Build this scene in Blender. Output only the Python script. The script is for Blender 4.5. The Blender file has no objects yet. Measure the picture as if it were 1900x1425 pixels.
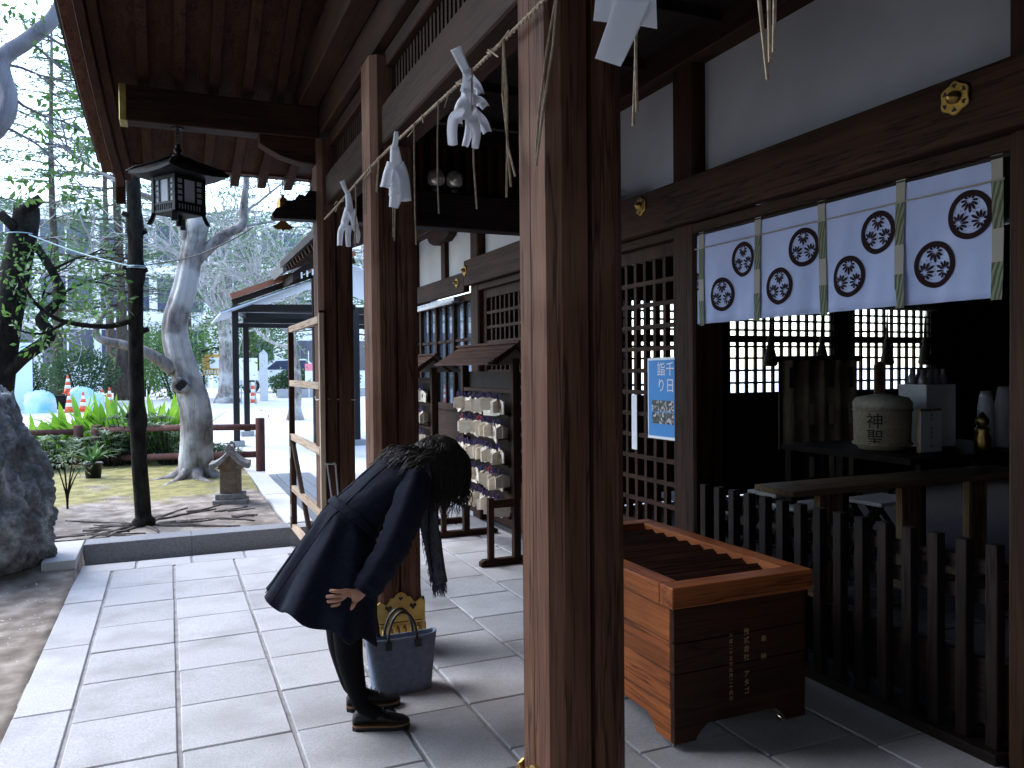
import bpy, math, random
from mathutils import Vector, Matrix, Euler, noise
R = math.radians
rng = random.Random(7)
sc = bpy.context.scene
col = sc.collection

# ------------------------------------------------------------------ camera
cd = bpy.data.cameras.new('camera'); cam = bpy.data.objects.new('camera', cd); col.objects.link(cam)
cd.sensor_width = 36.0; cd.lens = 1478 / 1900 * 36; cd.clip_start = .05; cd.clip_end = 800
cam.matrix_world = (Matrix.Translation((0, 0, 1.5)) @ Matrix.Rotation(R(-23.35), 4, 'Z')
                    @ Matrix.Rotation(R(90 - 1.09), 4, 'X') @ Matrix.Rotation(-.0095, 4, 'Z'))
sc.camera = cam
# ------------------------------------------------------------------ sky, sun, exposure (soft overcast light from the yard)
SUN_EL, SUN_AZ = 48, 317          # azimuth clockwise from +Y
w = bpy.data.worlds.new('World'); sc.world = w; w.use_nodes = True
nt = w.node_tree; bg = nt.nodes['Background']
sk = nt.nodes.new('ShaderNodeTexSky'); sk.sky_type = 'NISHITA'; sk.sun_disc = False
sk.sun_elevation = R(SUN_EL); sk.sun_rotation = R(SUN_AZ)
sk.air_density = 1.0; sk.dust_density = 1.0; sk.ozone_density = 2.0; sk.altitude = 0
nt.links.new(sk.outputs[0], bg.inputs[0]); bg.inputs[1].default_value = .15
sl = bpy.data.lights.new('sun', 'SUN'); sl.energy = .75; sl.angle = R(55); sl.color = (1, .985, .97)
so = bpy.data.objects.new('sun', sl); col.objects.link(so)
sd = Vector((math.sin(R(SUN_AZ)) * math.cos(R(SUN_EL)), math.cos(R(SUN_AZ)) * math.cos(R(SUN_EL)), math.sin(R(SUN_EL))))
so.rotation_euler = sd.to_track_quat('Z', 'Y').to_euler()
vs = sc.view_settings; vs.view_transform = 'Standard'; vs.look = 'None'; vs.gamma = 1; vs.exposure = 2.45
vs.use_curve_mapping = False

# ------------------------------------------------------------------ helpers
class MB:
    def __init__(s): s.v = []; s.f = []
    def add(s, vs, fs):
        n = len(s.v); s.v += [tuple(p) for p in vs]; s.f += [tuple(n + i for i in q) for q in fs]; return s
    def box(s, x0, x1, y0, y1, z0, z1):
        return s.add([(x0,y0,z0),(x1,y0,z0),(x1,y1,z0),(x0,y1,z0),(x0,y0,z1),(x1,y0,z1),(x1,y1,z1),(x0,y1,z1)],
                     [(0,3,2,1),(4,5,6,7),(0,1,5,4),(1,2,6,5),(2,3,7,6),(3,0,4,7)])
    def obox(s, m, sx, sy, sz):
        b = MB().box(-sx/2, sx/2, -sy/2, sy/2, -sz/2, sz/2)
        return s.add([m @ Vector(p) for p in b.v], b.f)
    def bar(s, p0, p1, w, h, up=(0,0,1)):
        p0 = Vector(p0); p1 = Vector(p1); d = (p1 - p0).normalized(); u = Vector(up)
        r = d.cross(u)
        if r.length < 1e-4: r = d.cross(Vector((1,0,0)))
        r.normalize(); u = r.cross(d)
        vs = [p + r*a*w/2 + u*b*h/2 for p in (p0, p1) for a, b in ((-1,-1),(1,-1),(1,1),(-1,1))]
        return s.add(vs, [(0,1,2,3),(7,6,5,4),(0,4,5,1),(1,5,6,2),(2,6,7,3),(3,7,4,0)])
    def tube(s, pts, rad, n=8, cap=True, ell=1.0, wob=0, seed=0):
        pts = [Vector(p) for p in pts]
        if not hasattr(rad, '__len__'): rad = [rad]*len(pts)
        rings = []; prev = None
        for i, p in enumerate(pts):
            d = (pts[min(i+1, len(pts)-1)] - pts[max(i-1, 0)])
            d = d.normalized() if d.length > 1e-9 else Vector((0,0,1))
            if prev is None:
                a = d.cross(Vector((0,0,1)) if abs(d.z) < .9 else Vector((1,0,0))).normalized()
            else:
                a = (prev - d*prev.dot(d)).normalized()
            prev = a; b = d.cross(a); ring = []
            for k in range(n):
                t = 2*math.pi*k/n; r = rad[i]
                if wob: r *= 1 + wob*noise.noise(Vector((math.cos(t)*1.7+seed, math.sin(t)*1.7, p.length*2.2)))
                ring.append(p + a*math.cos(t)*r + b*math.sin(t)*r*ell)
            rings.append(ring)
        return s.loft(rings, cap)
    def loft(s, rings, cap=True):
        n = len(rings[0]); vs = [p for r in rings for p in r]; fs = []
        for i in range(len(rings)-1):
            for k in range(n):
                fs.append((i*n+k, i*n+(k+1) % n, (i+1)*n+(k+1) % n, (i+1)*n+k))
        if cap:
            fs.append(tuple(range(n-1, -1, -1))); m = (len(rings)-1)*n; fs.append(tuple(m+k for k in range(n)))
        return s.add(vs, fs)
    def prism(s, poly, f0, f1):
        """poly: 2D points; f0 and f1 map (u,v) to 3D for the two ends"""
        n = len(poly); vs = [f0(*p) for p in poly] + [f1(*p) for p in poly]
        fs = [tuple(range(n-1, -1, -1)), tuple(range(n, 2*n))] + [(k, (k+1) % n, n+(k+1) % n, n+k) for k in range(n)]
        return s.add(vs, fs)
    def lathe(s, prof, c=(0,0,0), n=16, cap=True):
        c = Vector(c)
        return s.loft([[c + Vector((r*math.cos(2*math.pi*k/n), r*math.sin(2*math.pi*k/n), z)) for k in range(n)] for r, z in prof], cap)
    def mesh(s, name, mat=None, smooth=False):
        me = bpy.data.meshes.new(name); me.from_pydata(s.v, [], s.f); me.update()
        if mat: me.materials.append(mat)
        if smooth: me.shade_smooth()
        return me
    def build(s, name, mat, parent=None, smooth=False, bevel=0, seg=1):
        return place(name, s.mesh(name, mat, smooth), parent, bevel, seg)

def place(name, me, parent=None, bevel=0, seg=1, loc=None, rot=None, scale=None):
    o = bpy.data.objects.new(name, me); col.objects.link(o)
    if parent: o.parent = parent
    if loc: o.location = loc
    if rot: o.rotation_euler = rot
    if scale: o.scale = scale
    if bevel:
        b = o.modifiers.new('bevel', 'BEVEL'); b.width = bevel; b.segments = seg; b.limit_method = 'ANGLE'; b.angle_limit = R(40)
    return o
def tag(o, label=None, cat=None, group=None, kind=None):
    if label: o['label'] = label
    if cat: o['category'] = cat
    if group: o['group'] = group
    if kind: o['kind'] = kind
    return o
def thing(name, label, cat, loc=(0,0,0), rz=0, group=None):
    o = bpy.data.objects.new(name, None); col.objects.link(o); o.empty_display_size = .1
    o.location = loc; o.rotation_euler = (0, 0, rz)
    return tag(o, label, cat, group)
def copy_tree(o, parent=None):
    c = o.copy(); col.objects.link(c); c.parent = parent
    for ch in list(o.children): copy_tree(ch, c)
    return c
def text_mb(body, size, font_mat=None):
    cu = bpy.data.curves.new('writing', 'FONT'); cu.body = body; cu.size = size; cu.align_x = 'CENTER'; cu.resolution_u = 2
    o = bpy.data.objects.new('writing', cu); col.objects.link(o); bpy.context.view_layer.update()
    me = bpy.data.meshes.new_from_object(o.evaluated_get(bpy.context.evaluated_depsgraph_get()))
    b = MB(); b.v = [tuple(v.co) for v in me.vertices]; b.f = [tuple(p.vertices) for p in me.polygons]
    bpy.data.objects.remove(o); bpy.data.curves.remove(cu); bpy.data.meshes.remove(me)
    return b
def column_text(chars, size, step, fmap):
    """vertical column of characters; fmap(u, v) gives the 3D point"""
    b = MB(); y = 0
    for ch in chars:
        if ch != ' ':
            t = text_mb(ch, size); b.add([fmap(p[0], p[1] + y) for p in t.v], t.f)
        y -= step
    return b

# ------------------------------------------------------------------ materials
def newmat(name):
    m = bpy.data.materials.new(name); m.use_nodes = True
    return m, m.node_tree, m.node_tree.nodes['Principled BSDF']
def N(nt, kind, **k):
    n = nt.nodes.new(kind)
    for a, v in k.items():
        if a in n.inputs.keys(): n.inputs[a].default_value = v
        else: setattr(n, a, v)
    return n
def coords(nt, scale=(1,1,1), rand=True, space='Object'):
    tc = N(nt, 'ShaderNodeTexCoord'); mp = N(nt, 'ShaderNodeMapping'); mp.inputs['Scale'].default_value = scale
    nt.links.new(tc.outputs[space], mp.inputs['Vector'])
    if rand:
        oi = N(nt, 'ShaderNodeObjectInfo'); ml = N(nt, 'ShaderNodeMath', operation='MULTIPLY'); ml.inputs[1].default_value = 37.0
        nt.links.new(oi.outputs['Random'], ml.inputs[0]); nt.links.new(ml.outputs[0], mp.inputs['Location'])
    return mp.outputs[0]
def ramp(nt, fac, stops):
    r = N(nt, 'ShaderNodeValToRGB'); e = r.color_ramp.elements
    e[0].position, e[0].color = stops[0][0], (*stops[0][1], 1); e[1].position, e[1].color = stops[-1][0], (*stops[-1][1], 1)
    for p, c in stops[1:-1]:
        x = e.new(p); x.color = (*c, 1)
    nt.links.new(fac, r.inputs[0]); return r.outputs[0]
def mixc(nt, a, b, fac, mode='MIX'):
    m = N(nt, 'ShaderNodeMix', data_type='RGBA', blend_type=mode)
    for s, v in ((0, fac), (6, a), (7, b)):
        if hasattr(v, 'default_value'): nt.links.new(v, m.inputs[s])
        elif s == 0: m.inputs[0].default_value = v
        else: m.inputs[s].default_value = (*v, 1)
    return m.outputs[2]
def bump(nt, b, h, strength=.3, dist=.01):
    n = N(nt, 'ShaderNodeBump'); n.inputs['Strength'].default_value = strength; n.inputs['Distance'].default_value = dist
    nt.links.new(h, n.inputs['Height']); nt.links.new(n.outputs[0], b.inputs['Normal'])
def objvar(nt, c, amt):
    oi = N(nt, 'ShaderNodeObjectInfo'); mr = N(nt, 'ShaderNodeMapRange')
    mr.inputs[3].default_value = 1-amt; mr.inputs[4].default_value = 1+amt
    nt.links.new(oi.outputs['Random'], mr.inputs[0])
    m = N(nt, 'ShaderNodeVectorMath', operation='SCALE'); nt.links.new(c, m.inputs[0]); nt.links.new(mr.outputs[0], m.inputs['Scale'])
    return m.outputs[0]
def surf(name, c1, c2, scale=8, rough=.7, metal=0, bmp=.15, bdist=.01, detail=6, var=.0, asp=(1,1,1), lo=.3, hi=.7, rand=True, spec=.5):
    m, nt, b = newmat(name)
    nz = N(nt, 'ShaderNodeTexNoise'); nz.inputs['Scale'].default_value = scale; nz.inputs['Detail'].default_value = detail
    nt.links.new(coords(nt, asp, rand), nz.inputs['Vector'])
    c = ramp(nt, nz.outputs[0], [(lo, c1), (hi, c2)])
    if var: c = objvar(nt, c, var)
    nt.links.new(c, b.inputs['Base Color']); b.inputs['Roughness'].default_value = rough; b.inputs['Metallic'].default_value = metal
    b.inputs['Specular IOR Level'].default_value = spec
    if bmp: bump(nt, b, nz.outputs[0], bmp, bdist)
    return m
def wood(name, dark, light, axis, rough=.6, ring=1.0, var=.12, wear=None, spec=.10):
    """long grain along axis 0/1/2"""
    m, nt, b = newmat(name)
    sca = [22*ring]*3; sca[axis] = .9*ring
    v = coords(nt, sca)
    n1 = N(nt, 'ShaderNodeTexNoise'); n1.inputs['Scale'].default_value = 1; n1.inputs['Detail'].default_value = 7; n1.inputs['Roughness'].default_value = .65; n1.inputs['Distortion'].default_value = .6
    nt.links.new(v, n1.inputs['Vector'])
    sc2 = [140]*3; sc2[axis] = 4
    n2 = N(nt, 'ShaderNodeTexNoise'); n2.inputs['Scale'].default_value = 1; n2.inputs['Detail'].default_value = 3
    nt.links.new(coords(nt, sc2), n2.inputs['Vector'])
    n3 = N(nt, 'ShaderNodeTexNoise'); n3.inputs['Scale'].default_value = 1.6; n3.inputs['Detail'].default_value = 4
    nt.links.new(coords(nt, (1,1,1)), n3.inputs['Vector'])
    mid = tuple((a+b_)/2 for a, b_ in zip(dark, light))
    c = ramp(nt, n1.outputs[0], [(.28, dark), (.5, mid), (.72, light)])
    c = mixc(nt, c, tuple(x*.45 for x in dark), ramp(nt, n2.outputs[0], [(.5, (0,0,0)), (.72, (.75,.75,.75))]))
    c = mixc(nt, c, wear or tuple(x*1.35 for x in light), ramp(nt, n3.outputs[0], [(.52, (0,0,0)), (.8, (.55,.55,.55))]))
    sc4 = [7]*3; sc4[axis] = .30
    n4 = N(nt, 'ShaderNodeTexNoise'); n4.inputs['Scale'].default_value = 1; n4.inputs['Detail'].default_value = 4; n4.inputs['Roughness'].default_value = .6
    nt.links.new(coords(nt, sc4), n4.inputs['Vector'])
    crack = ramp(nt, n4.outputs[0], [(.475, (0,0,0)), (.487, (.8,.8,.8)), (.499, (0,0,0))])
    c = mixc(nt, c, tuple(x*.18 for x in dark), crack)
    c = objvar(nt, c, var)
    nt.links.new(c, b.inputs['Base Color']); b.inputs['Roughness'].default_value = rough; b.inputs['Specular IOR Level'].default_value = spec
    bump(nt, b, n2.outputs[0], .3, .005)
    return m
def plain(name, c, rough=.5, metal=0, emit=None, trans=0, spec=.5, alpha=1):
    m, nt, b = newmat(name)
    b.inputs['Base Color'].default_value = (*c, 1); b.inputs['Roughness'].default_value = rough; b.inputs['Metallic'].default_value = metal
    b.inputs['Transmission Weight'].default_value = trans; b.inputs['Specular IOR Level'].default_value = spec; b.inputs['Alpha'].default_value = alpha
    return m
def leafmat(name, c1, c2, scale=3, rough=.45, transl=.35, spec=.4):
    m, nt, b = newmat(name)
    nz = N(nt, 'ShaderNodeTexNoise'); nz.inputs['Scale'].default_value = scale; nz.inputs['Detail'].default_value = 3
    nt.links.new(coords(nt, (1,1,1)), nz.inputs['Vector'])
    c = ramp(nt, nz.outputs[0], [(.35, c1), (.65, c2)])
    nt.links.new(c, b.inputs['Base Color']); b.inputs['Roughness'].default_value = rough; b.inputs['Specular IOR Level'].default_value = spec
    tr = N(nt, 'ShaderNodeBsdfTranslucent'); nt.links.new(c, tr.inputs[0])
    mx = N(nt, 'ShaderNodeMixShader'); mx.inputs[0].default_value = transl
    out = nt.nodes['Material Output']
    nt.links.new(b.outputs[0], mx.inputs[1]); nt.links.new(tr.outputs[0], mx.inputs[2]); nt.links.new(mx.outputs[0], out.inputs[0])
    return m

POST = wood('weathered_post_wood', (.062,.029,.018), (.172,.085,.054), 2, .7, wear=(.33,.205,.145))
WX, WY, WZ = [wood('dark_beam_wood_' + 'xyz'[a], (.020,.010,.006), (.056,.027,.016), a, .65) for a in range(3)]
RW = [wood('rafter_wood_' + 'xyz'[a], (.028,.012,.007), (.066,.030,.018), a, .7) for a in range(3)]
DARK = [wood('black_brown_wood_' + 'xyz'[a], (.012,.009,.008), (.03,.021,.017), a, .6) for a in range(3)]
PALEW = [wood('pale_cut_wood_' + 'xyz'[a], (.34,.25,.17), (.55,.43,.32), a, .7) for a in range(3)]
PINE = [wood('plain_pine_wood_' + 'xyz'[a], (.24,.15,.085), (.42,.28,.16), a, .6) for a in range(3)]
KEYAKI = [wood('varnished_box_wood_' + 'xyz'[a], (.14,.036,.012), (.45,.14,.042), a, .42, ring=.9, var=.14, wear=(.46,.17,.05), spec=.18) for a in range(3)]
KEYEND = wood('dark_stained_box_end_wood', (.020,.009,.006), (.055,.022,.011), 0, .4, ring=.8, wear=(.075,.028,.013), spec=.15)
SLATW = wood('dark_box_slat_wood', (.03,.014,.010), (.075,.034,.022), 0, .45)
PLASTER = surf('grey_white_plaster', (.40,.40,.41), (.50,.50,.51), 2.2, .85, bmp=.08)
BRASS = surf('aged_brass', (.30,.19,.055), (.62,.42,.13), 9, .32, 1, bmp=.1, bdist=.004, var=.05)
GOLD = plain('gold_paint', (.62,.46,.20), .4, .6)
BLACKM = plain('black_metal', (.012,.012,.014), .42, .3)
STEEL = surf('dull_steel', (.34,.35,.37), (.52,.53,.55), 20, .38, .9, bmp=.03)
CHROME = plain('chrome_wheel', (.6,.6,.62), .18, 1)
WHITEP = plain('white_paint', (.72,.72,.71), .6)
PAPER = plain('white_paper', (.80,.81,.83), .85, spec=.15)
THINP = leafmat('thin_translucent_paper', (.86,.88,.93), (.90,.92,.96), 2, .8, .5, .1)
ROPE = surf('straw_rope', (.23,.18,.12), (.46,.38,.27), 60, .9, bmp=.3, bdist=.002)
# ------------------------------------------------------------------ ground
def yard_z(y): return -.035 + max(0, min(.62, (y - 10.5) * .031))
GRANITE = surf('pale_granite', (.40,.40,.40), (.60,.60,.61), 90, .75, bmp=.12, bdist=.002, var=.07, detail=8)
GRANITE2 = surf('grey_granite', (.25,.255,.265), (.38,.385,.395), 70, .75, bmp=.12, bdist=.002, var=.08, detail=8)
def stone_mat(name, c1, c2, stain):
    m, nt, b = newmat(name)
    v = coords(nt)
    n1 = N(nt, 'ShaderNodeTexNoise'); n1.inputs['Scale'].default_value = 120; n1.inputs['Detail'].default_value = 5; nt.links.new(v, n1.inputs['Vector'])
    n2 = N(nt, 'ShaderNodeTexNoise'); n2.inputs['Scale'].default_value = 3.2; n2.inputs['Detail'].default_value = 5; nt.links.new(v, n2.inputs['Vector'])
    vo = N(nt, 'ShaderNodeTexVoronoi'); vo.inputs['Scale'].default_value = 95; nt.links.new(v, vo.inputs['Vector'])
    c = ramp(nt, n1.outputs[0], [(.32, c1), (.68, c2)])
    c = mixc(nt, c, tuple(x*.35 for x in c1), ramp(nt, vo.outputs['Distance'], [(.10, (.5,.5,.5)), (.24, (0,0,0))]))
    c = mixc(nt, c, stain, ramp(nt, n2.outputs[0], [(.47, (0,0,0)), (.74, (.7,.7,.7))]))
    c = objvar(nt, c, .16)
    nt.links.new(c, b.inputs['Base Color']); b.inputs['Roughness'].default_value = .78
    bump(nt, b, n1.outputs[0], .18, .003)
    return m
PAVE = stone_mat('speckled_granite_paving', (.36,.365,.385), (.50,.505,.525), (.27,.265,.26))
MORTAR = surf('grey_mortar', (.22,.22,.225), (.38,.38,.385), 14, .9, bmp=.3, bdist=.004)
CONCRETE = surf('pale_sunlit_concrete', (.58,.57,.56), (.68,.67,.66), .6, .85, bmp=.03)

xs = [-400,-150,-60,-30,-16,-9,-5,-2,0,2,4,7,10,15,22,32,60,150,400]
ys = [-400,-150,-40,-12,-4,2,6,9,10.5,13,16,20,24,28,30.5,34,45,70,130,400]
b = MB(); b.add([(x, y, yard_z(y)) for y in ys for x in xs],
               [(j*len(xs)+i, j*len(xs)+i+1, (j+1)*len(xs)+i+1, (j+1)*len(xs)+i) for j in range(len(ys)-1) for i in range(len(xs)-1)])
tag(b.build('ground', CONCRETE, smooth=True), 'pale concrete yard around the shrine', kind='structure')

# garden soil with moss
def soil_z(x, y):
    n = noise.noise(Vector((x*1.3, y*1.3, 0)))*.022 + noise.noise(Vector((x*5, y*5, 3)))*.010 + noise.noise(Vector((x*16, y*16, 5)))*.004
    if x > -.63 and y < 7.30: return -.16
    base = .10 if y > 6.9 else .10 - min(1, max(0, (6.9-y)/.7))*.105
    base += max(0, min(.06, (y-9)*.02))
    return base + n
m, nt, bs = newmat('bare_soil_with_moss')
v = coords(nt, rand=False)
n1 = N(nt, 'ShaderNodeTexNoise'); n1.inputs['Scale'].default_value = 6; n1.inputs['Detail'].default_value = 9; nt.links.new(v, n1.inputs['Vector'])
n2 = N(nt, 'ShaderNodeTexNoise'); n2.inputs['Scale'].default_value = 1.1; n2.inputs['Detail'].default_value = 6; nt.links.new(v, n2.inputs['Vector'])
sp = N(nt, 'ShaderNodeSeparateXYZ'); nt.links.new(v, sp.inputs[0])
mr = N(nt, 'ShaderNodeMapRange'); mr.inputs[1].default_value = 8.6; mr.inputs[2].default_value = 10.2; mr.inputs[3].default_value = -.22; mr.inputs[4].default_value = .12
nt.links.new(sp.outputs[1], mr.inputs[0])
ad = N(nt, 'ShaderNodeMath', operation='ADD'); nt.links.new(n2.outputs[0], ad.inputs[0]); nt.links.new(mr.outputs[0], ad.inputs[1])
c = ramp(nt, n1.outputs[0], [(.3, (.11,.085,.065)), (.5, (.21,.175,.145)), (.72, (.38,.335,.29))])
mo = ramp(nt, n1.outputs[0], [(.35, (.13,.115,.02)), (.65, (.27,.235,.05))])
c = mixc(nt, c, mo, ramp(nt, ad.outputs[0], [(.44, (0,0,0)), (.55, (.85,.85,.85))]))
vo = N(nt, 'ShaderNodeTexVoronoi'); vo.inputs['Scale'].default_value = 15; nt.links.new(v, vo.inputs['Vector'])
c = mixc(nt, c, (.62,.60,.55), ramp(nt, vo.outputs['Distance'], [(.06, (.9,.9,.9)), (.10, (0,0,0))]))
nt.links.new(c, bs.inputs['Base Color']); bs.inputs['Roughness'].default_value = .95
bump(nt, bs, n1.outputs[0], .6, .02)
SOIL = m
gx = [-9 + i*.4 for i in range(16)] + [-2.6 + i*.05 for i in range(72)]
gy = [-3 + i*.4 for i in range(12)] + [1.8 + i*.075 for i in range(155)]
b = MB(); b.add([(x, y, soil_z(x, y)) for y in gy for x in gx],
               [(j*len(gx)+i, j*len(gx)+i+1, (j+1)*len(gx)+i+1, (j+1)*len(gx)+i) for j in range(len(gy)-1) for i in range(len(gx)-1)])
tag(b.build('garden_soil', SOIL, smooth=True), 'bare brown garden soil with yellow green moss', kind='structure')

# litter of small pale petals and leaves on the soil
LITTER = surf('dry_leaf_litter', (.35,.27,.17), (.70,.64,.55), 3, .9, bmp=0, var=0)
b = MB()
for i in range(900):
    x = rng.uniform(-2.4, .85); y = rng.uniform(3.2, 12.5)
    if x > -.68 and y < 7.4: continue
    z = soil_z(x, y) + .006; a = rng.uniform(0, 6.3); s = rng.uniform(.006, .017); t = rng.uniform(-.006, .006)
    ca, sa = math.cos(a)*s, math.sin(a)*s
    b.add([(x+ca, y+sa, z+t), (x-sa*.5, y+ca*.5, z+.004), (x-ca, y-sa, z-t), (x+sa*.5, y-ca*.5, z+.002)], [(0,1,2,3)])
tag(b.build('leaf_litter', LITTER), 'small pale fallen leaves scattered over the garden soil', kind='stuff')

# paving: mortar bed with one object per stone
pav = MB().box(-.655, 2.86, -1.2, 6.99, -.14, -.010).box(1.06, 2.86, 6.99, 12.0, -.14, -.011).build('paving', MORTAR)
tag(pav, 'granite slab paving under the porch', kind='structure')
def stone(x0, x1, y0, y1, parent, mat, name='paving_stone', g=.004, z=0, t=.05, gx=.009):
    sx, sy = x1-x0-2*gx, y1-y0-2*g
    o = place(name, MB().box(-sx/2, sx/2, -sy/2, sy/2, -t, 0).mesh(name, mat), parent, .004)
    o.location = ((x0+x1)/2 + rng.uniform(-.002,.002), (y0+y1)/2, z + rng.uniform(-.0015, .0015))
    o.rotation_euler = (rng.uniform(-.002,.002), rng.uniform(-.002,.002), rng.uniform(-.003,.003))
    return o
for x0, x1, off, step in ((-.655,-.41,.30,.93), (-.41,.02,.16,.462), (.02,.46,.155,.462), (.46,.89,.15,.462), (.89,1.21,.33,.60),
                          (1.21,1.66,.10,.462), (1.66,2.10,.32,.462), (2.10,2.54,.10,.462), (2.54,2.84,.32,.66)):
    y = off
    yend = 6.72 if x1 < 1.22 else 12.0
    while y < yend - .05:
        y1 = min(y + step, yend)
        if yend - y1 < .12: y1 = yend
        stone(x0, x1, y, y1, pav, PAVE)
        y = y1
for i in range(4): stone(-.655 + i*.404, -.655 + (i+1)*.404, 6.72, 6.985, pav, PAVE, g=.003)
# drain channel strip and raised kerb round the garden
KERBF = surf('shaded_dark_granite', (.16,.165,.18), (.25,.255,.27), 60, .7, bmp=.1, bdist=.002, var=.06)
MOSSY = surf('wet_mossy_channel', (.06,.08,.035), (.16,.18,.09), 14, .6)
tag(MB().box(-.60, .93, 6.99, 7.14, -.20, -.045).build('drain_channel', MOSSY), 'narrow mossy drain channel along the kerb', kind='structure')
kerb = MB().box(-.62, 1.14, 7.152, 7.37, -.16, .125).build('kerb', MORTAR); tag(kerb, 'granite kerb around the garden bed', kind='structure')
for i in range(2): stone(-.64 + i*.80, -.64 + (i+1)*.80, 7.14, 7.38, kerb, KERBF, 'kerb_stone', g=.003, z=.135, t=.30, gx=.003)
stone(-.87, -.645, 6.62, 7.38, kerb, GRANITE, 'kerb_stone', g=.003, z=.128, t=.24, gx=.003)
for i in range(5): stone(.965, 1.20, 7.38 + i*.9, 7.38 + (i+1)*.9, kerb, GRANITE, 'kerb_stone', g=.003, z=.131 - .0*i, t=.30, gx=.003)
# slate ramp beyond the barrier
SLATE = surf('blue_grey_slate', (.10,.125,.155), (.16,.19,.225), 25, .6, bmp=.1, var=.06)
ramp_ = MB().box(1.21, 2.1, 7.4, 11.9, -.05, .012).build('drain_cover', GRANITE2); tag(ramp_, 'slate strips of the drain cover beside the kerb', kind='structure')
for i in range(4): stone(1.22 + i*.16, 1.22 + (i+1)*.16, 7.45, 11.8, ramp_, SLATE, 'slate_strip', z=.03, t=.03, gx=.008)
stone(1.88, 2.1, 7.45, 11.8, ramp_, GRANITE, 'slate_strip', z=.03, t=.03, gx=.008)
# stone floor inside the hall
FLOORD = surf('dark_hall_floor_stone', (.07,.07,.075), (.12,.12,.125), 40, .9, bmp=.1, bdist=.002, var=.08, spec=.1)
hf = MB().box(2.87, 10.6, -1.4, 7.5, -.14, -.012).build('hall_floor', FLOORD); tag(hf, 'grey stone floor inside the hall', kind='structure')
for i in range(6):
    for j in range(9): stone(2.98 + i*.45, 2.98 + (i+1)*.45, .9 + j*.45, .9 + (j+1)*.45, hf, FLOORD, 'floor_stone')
# ------------------------------------------------------------------ the shrine hall with its porch
hall = thing('shrine_hall', 'dark timber shrine hall with gabled porch, brass fittings and plaster wall panels', 'building', (2.0, 3.1, 0))
def hp(b, name, mat, parent=None, bevel=0, smooth=False):
    o = b.build(name, mat, parent or hall, smooth, bevel)
    o.matrix_parent_inverse = Matrix.Translation((-2.0, -3.1, 0)) if (parent is None) else Matrix.Identity(4)
    return o
# porch posts: chamfered square section with a groove in the face towards the next bay
def post_poly(s, c, g):
    h = s/2
    return [(-h, -h+c), (-h+c, -h), (-g, -h), (-g, -h+.03), (g, -h+.03), (g, -h), (h-c, -h), (h, -h+c), (h, h-c), (h-c, h), (-h+c, h), (-h, h-c)]
def split_post(s, c, g):        # porch post: wide chamfers, front groove, drying split down the outer face
    h = s/2; return post_poly(s, c, g) + [(-h, .014), (-h+.022, .012), (-h, .0105)]
def zprism(poly, cx, cy, z0, z1): return MB().prism(poly, lambda u, v: (cx+u, cy+v, z0), lambda u, v: (cx+u, cy+v, z1))
PX = 1.0975
PY = (.53, 2.10, 4.17, 5.76)
HEART = [(0,-.5), (.22,-.2), (.5,.05), (.5,.3), (.3,.45), (.1,.4), (0,.22), (-.1,.4), (-.3,.45), (-.5,.3), (-.5,.05), (-.22,-.2)]
BRASSIN = plain('dark_cutout', (.02,.012,.008), .8)
for i, py in enumerate(PY):
    p = hp(zprism(split_post(.245, .034, .008), PX, py, .0, 3.12), 'post', POST)
    # pyramid-chamfered top
    if i in (1, 2):
        hp(MB().lathe([(.125, 3.12), (.10, 3.15), (.02, 3.155)], (PX, py, 0), 4), 'post_cap', POST, p)
    # brass shoe: fluted base, band, cloud-cut crest with hearts
    if i == 2 or i == 1:
        sh = hp(zprism([(a*1.12, c*1.12) for a, c in post_poly(.245, .022, 0.0)][:2] + [(a*1.12, c*1.12) for a, c in post_poly(.245, .022, 0)[6:]], PX, py, 0, .17), 'brass_shoe', BRASS, p, .003)
        hp(zprism([(a*1.15, c*1.15) for a, c in post_poly(.245, .022, 0.0)][:2] + [(a*1.15, c*1.15) for a, c in post_poly(.245, .022, 0)[6:]], PX, py, .17, .184), 'brass_band', BRASS, p, .003)
        crest = [(-.128, .175)] + [(x*1.085, .175 + z*.82) for x, z in
                 ((-.118,.13),(-.10,.15),(-.085,.135),(-.07,.125),(-.06,.14),(-.05,.165),(-.032,.168),(-.022,.188),(0,.20),(.022,.188),(.032,.168),(.05,.165),(.06,.14),(.07,.125),(.085,.135),(.10,.15),(.118,.13))] + [(.128, .175)]
        for k in range(4):
            rot = Matrix.Translation((PX, py, 0)) @ Matrix.Rotation(k*math.pi/2, 4, 'Z')
            pl = MB().prism(crest[::-1], lambda u, v: rot @ Vector((u, -.1335, v)), lambda u, v: rot @ Vector((u, -.1245, v)))
            cr = hp(pl, 'brass_crest', BRASS, p)
            for hx, hz, hs in ((0, .304, .022), (-.066, .258, .036), (.066, .258, .036)):
                hp(MB().prism([(a*hs+hx, b_*hs+hz) for a, b_ in HEART], lambda u, v: rot @ Vector((u, -.1345, v)), lambda u, v: rot @ Vector((u, -.132, v))), 'heart_cutout', BRASSIN, p)
            fl = MB()
            for q in range(6):
                x = -.092 + q*.037
                fl.add([rot @ Vector(c_) for c_ in MB().tube([(x, -.137, .005), (x, -.137, .15), (x, -.135, .165)], [.012, .012, .004], 8).v], MB().tube([(0,0,0),(0,0,.1),(0,0,.2)], [.01,.01,.01], 8).f)
            hp(fl, 'brass_flutes', BRASS, p, smooth=True)
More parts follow.
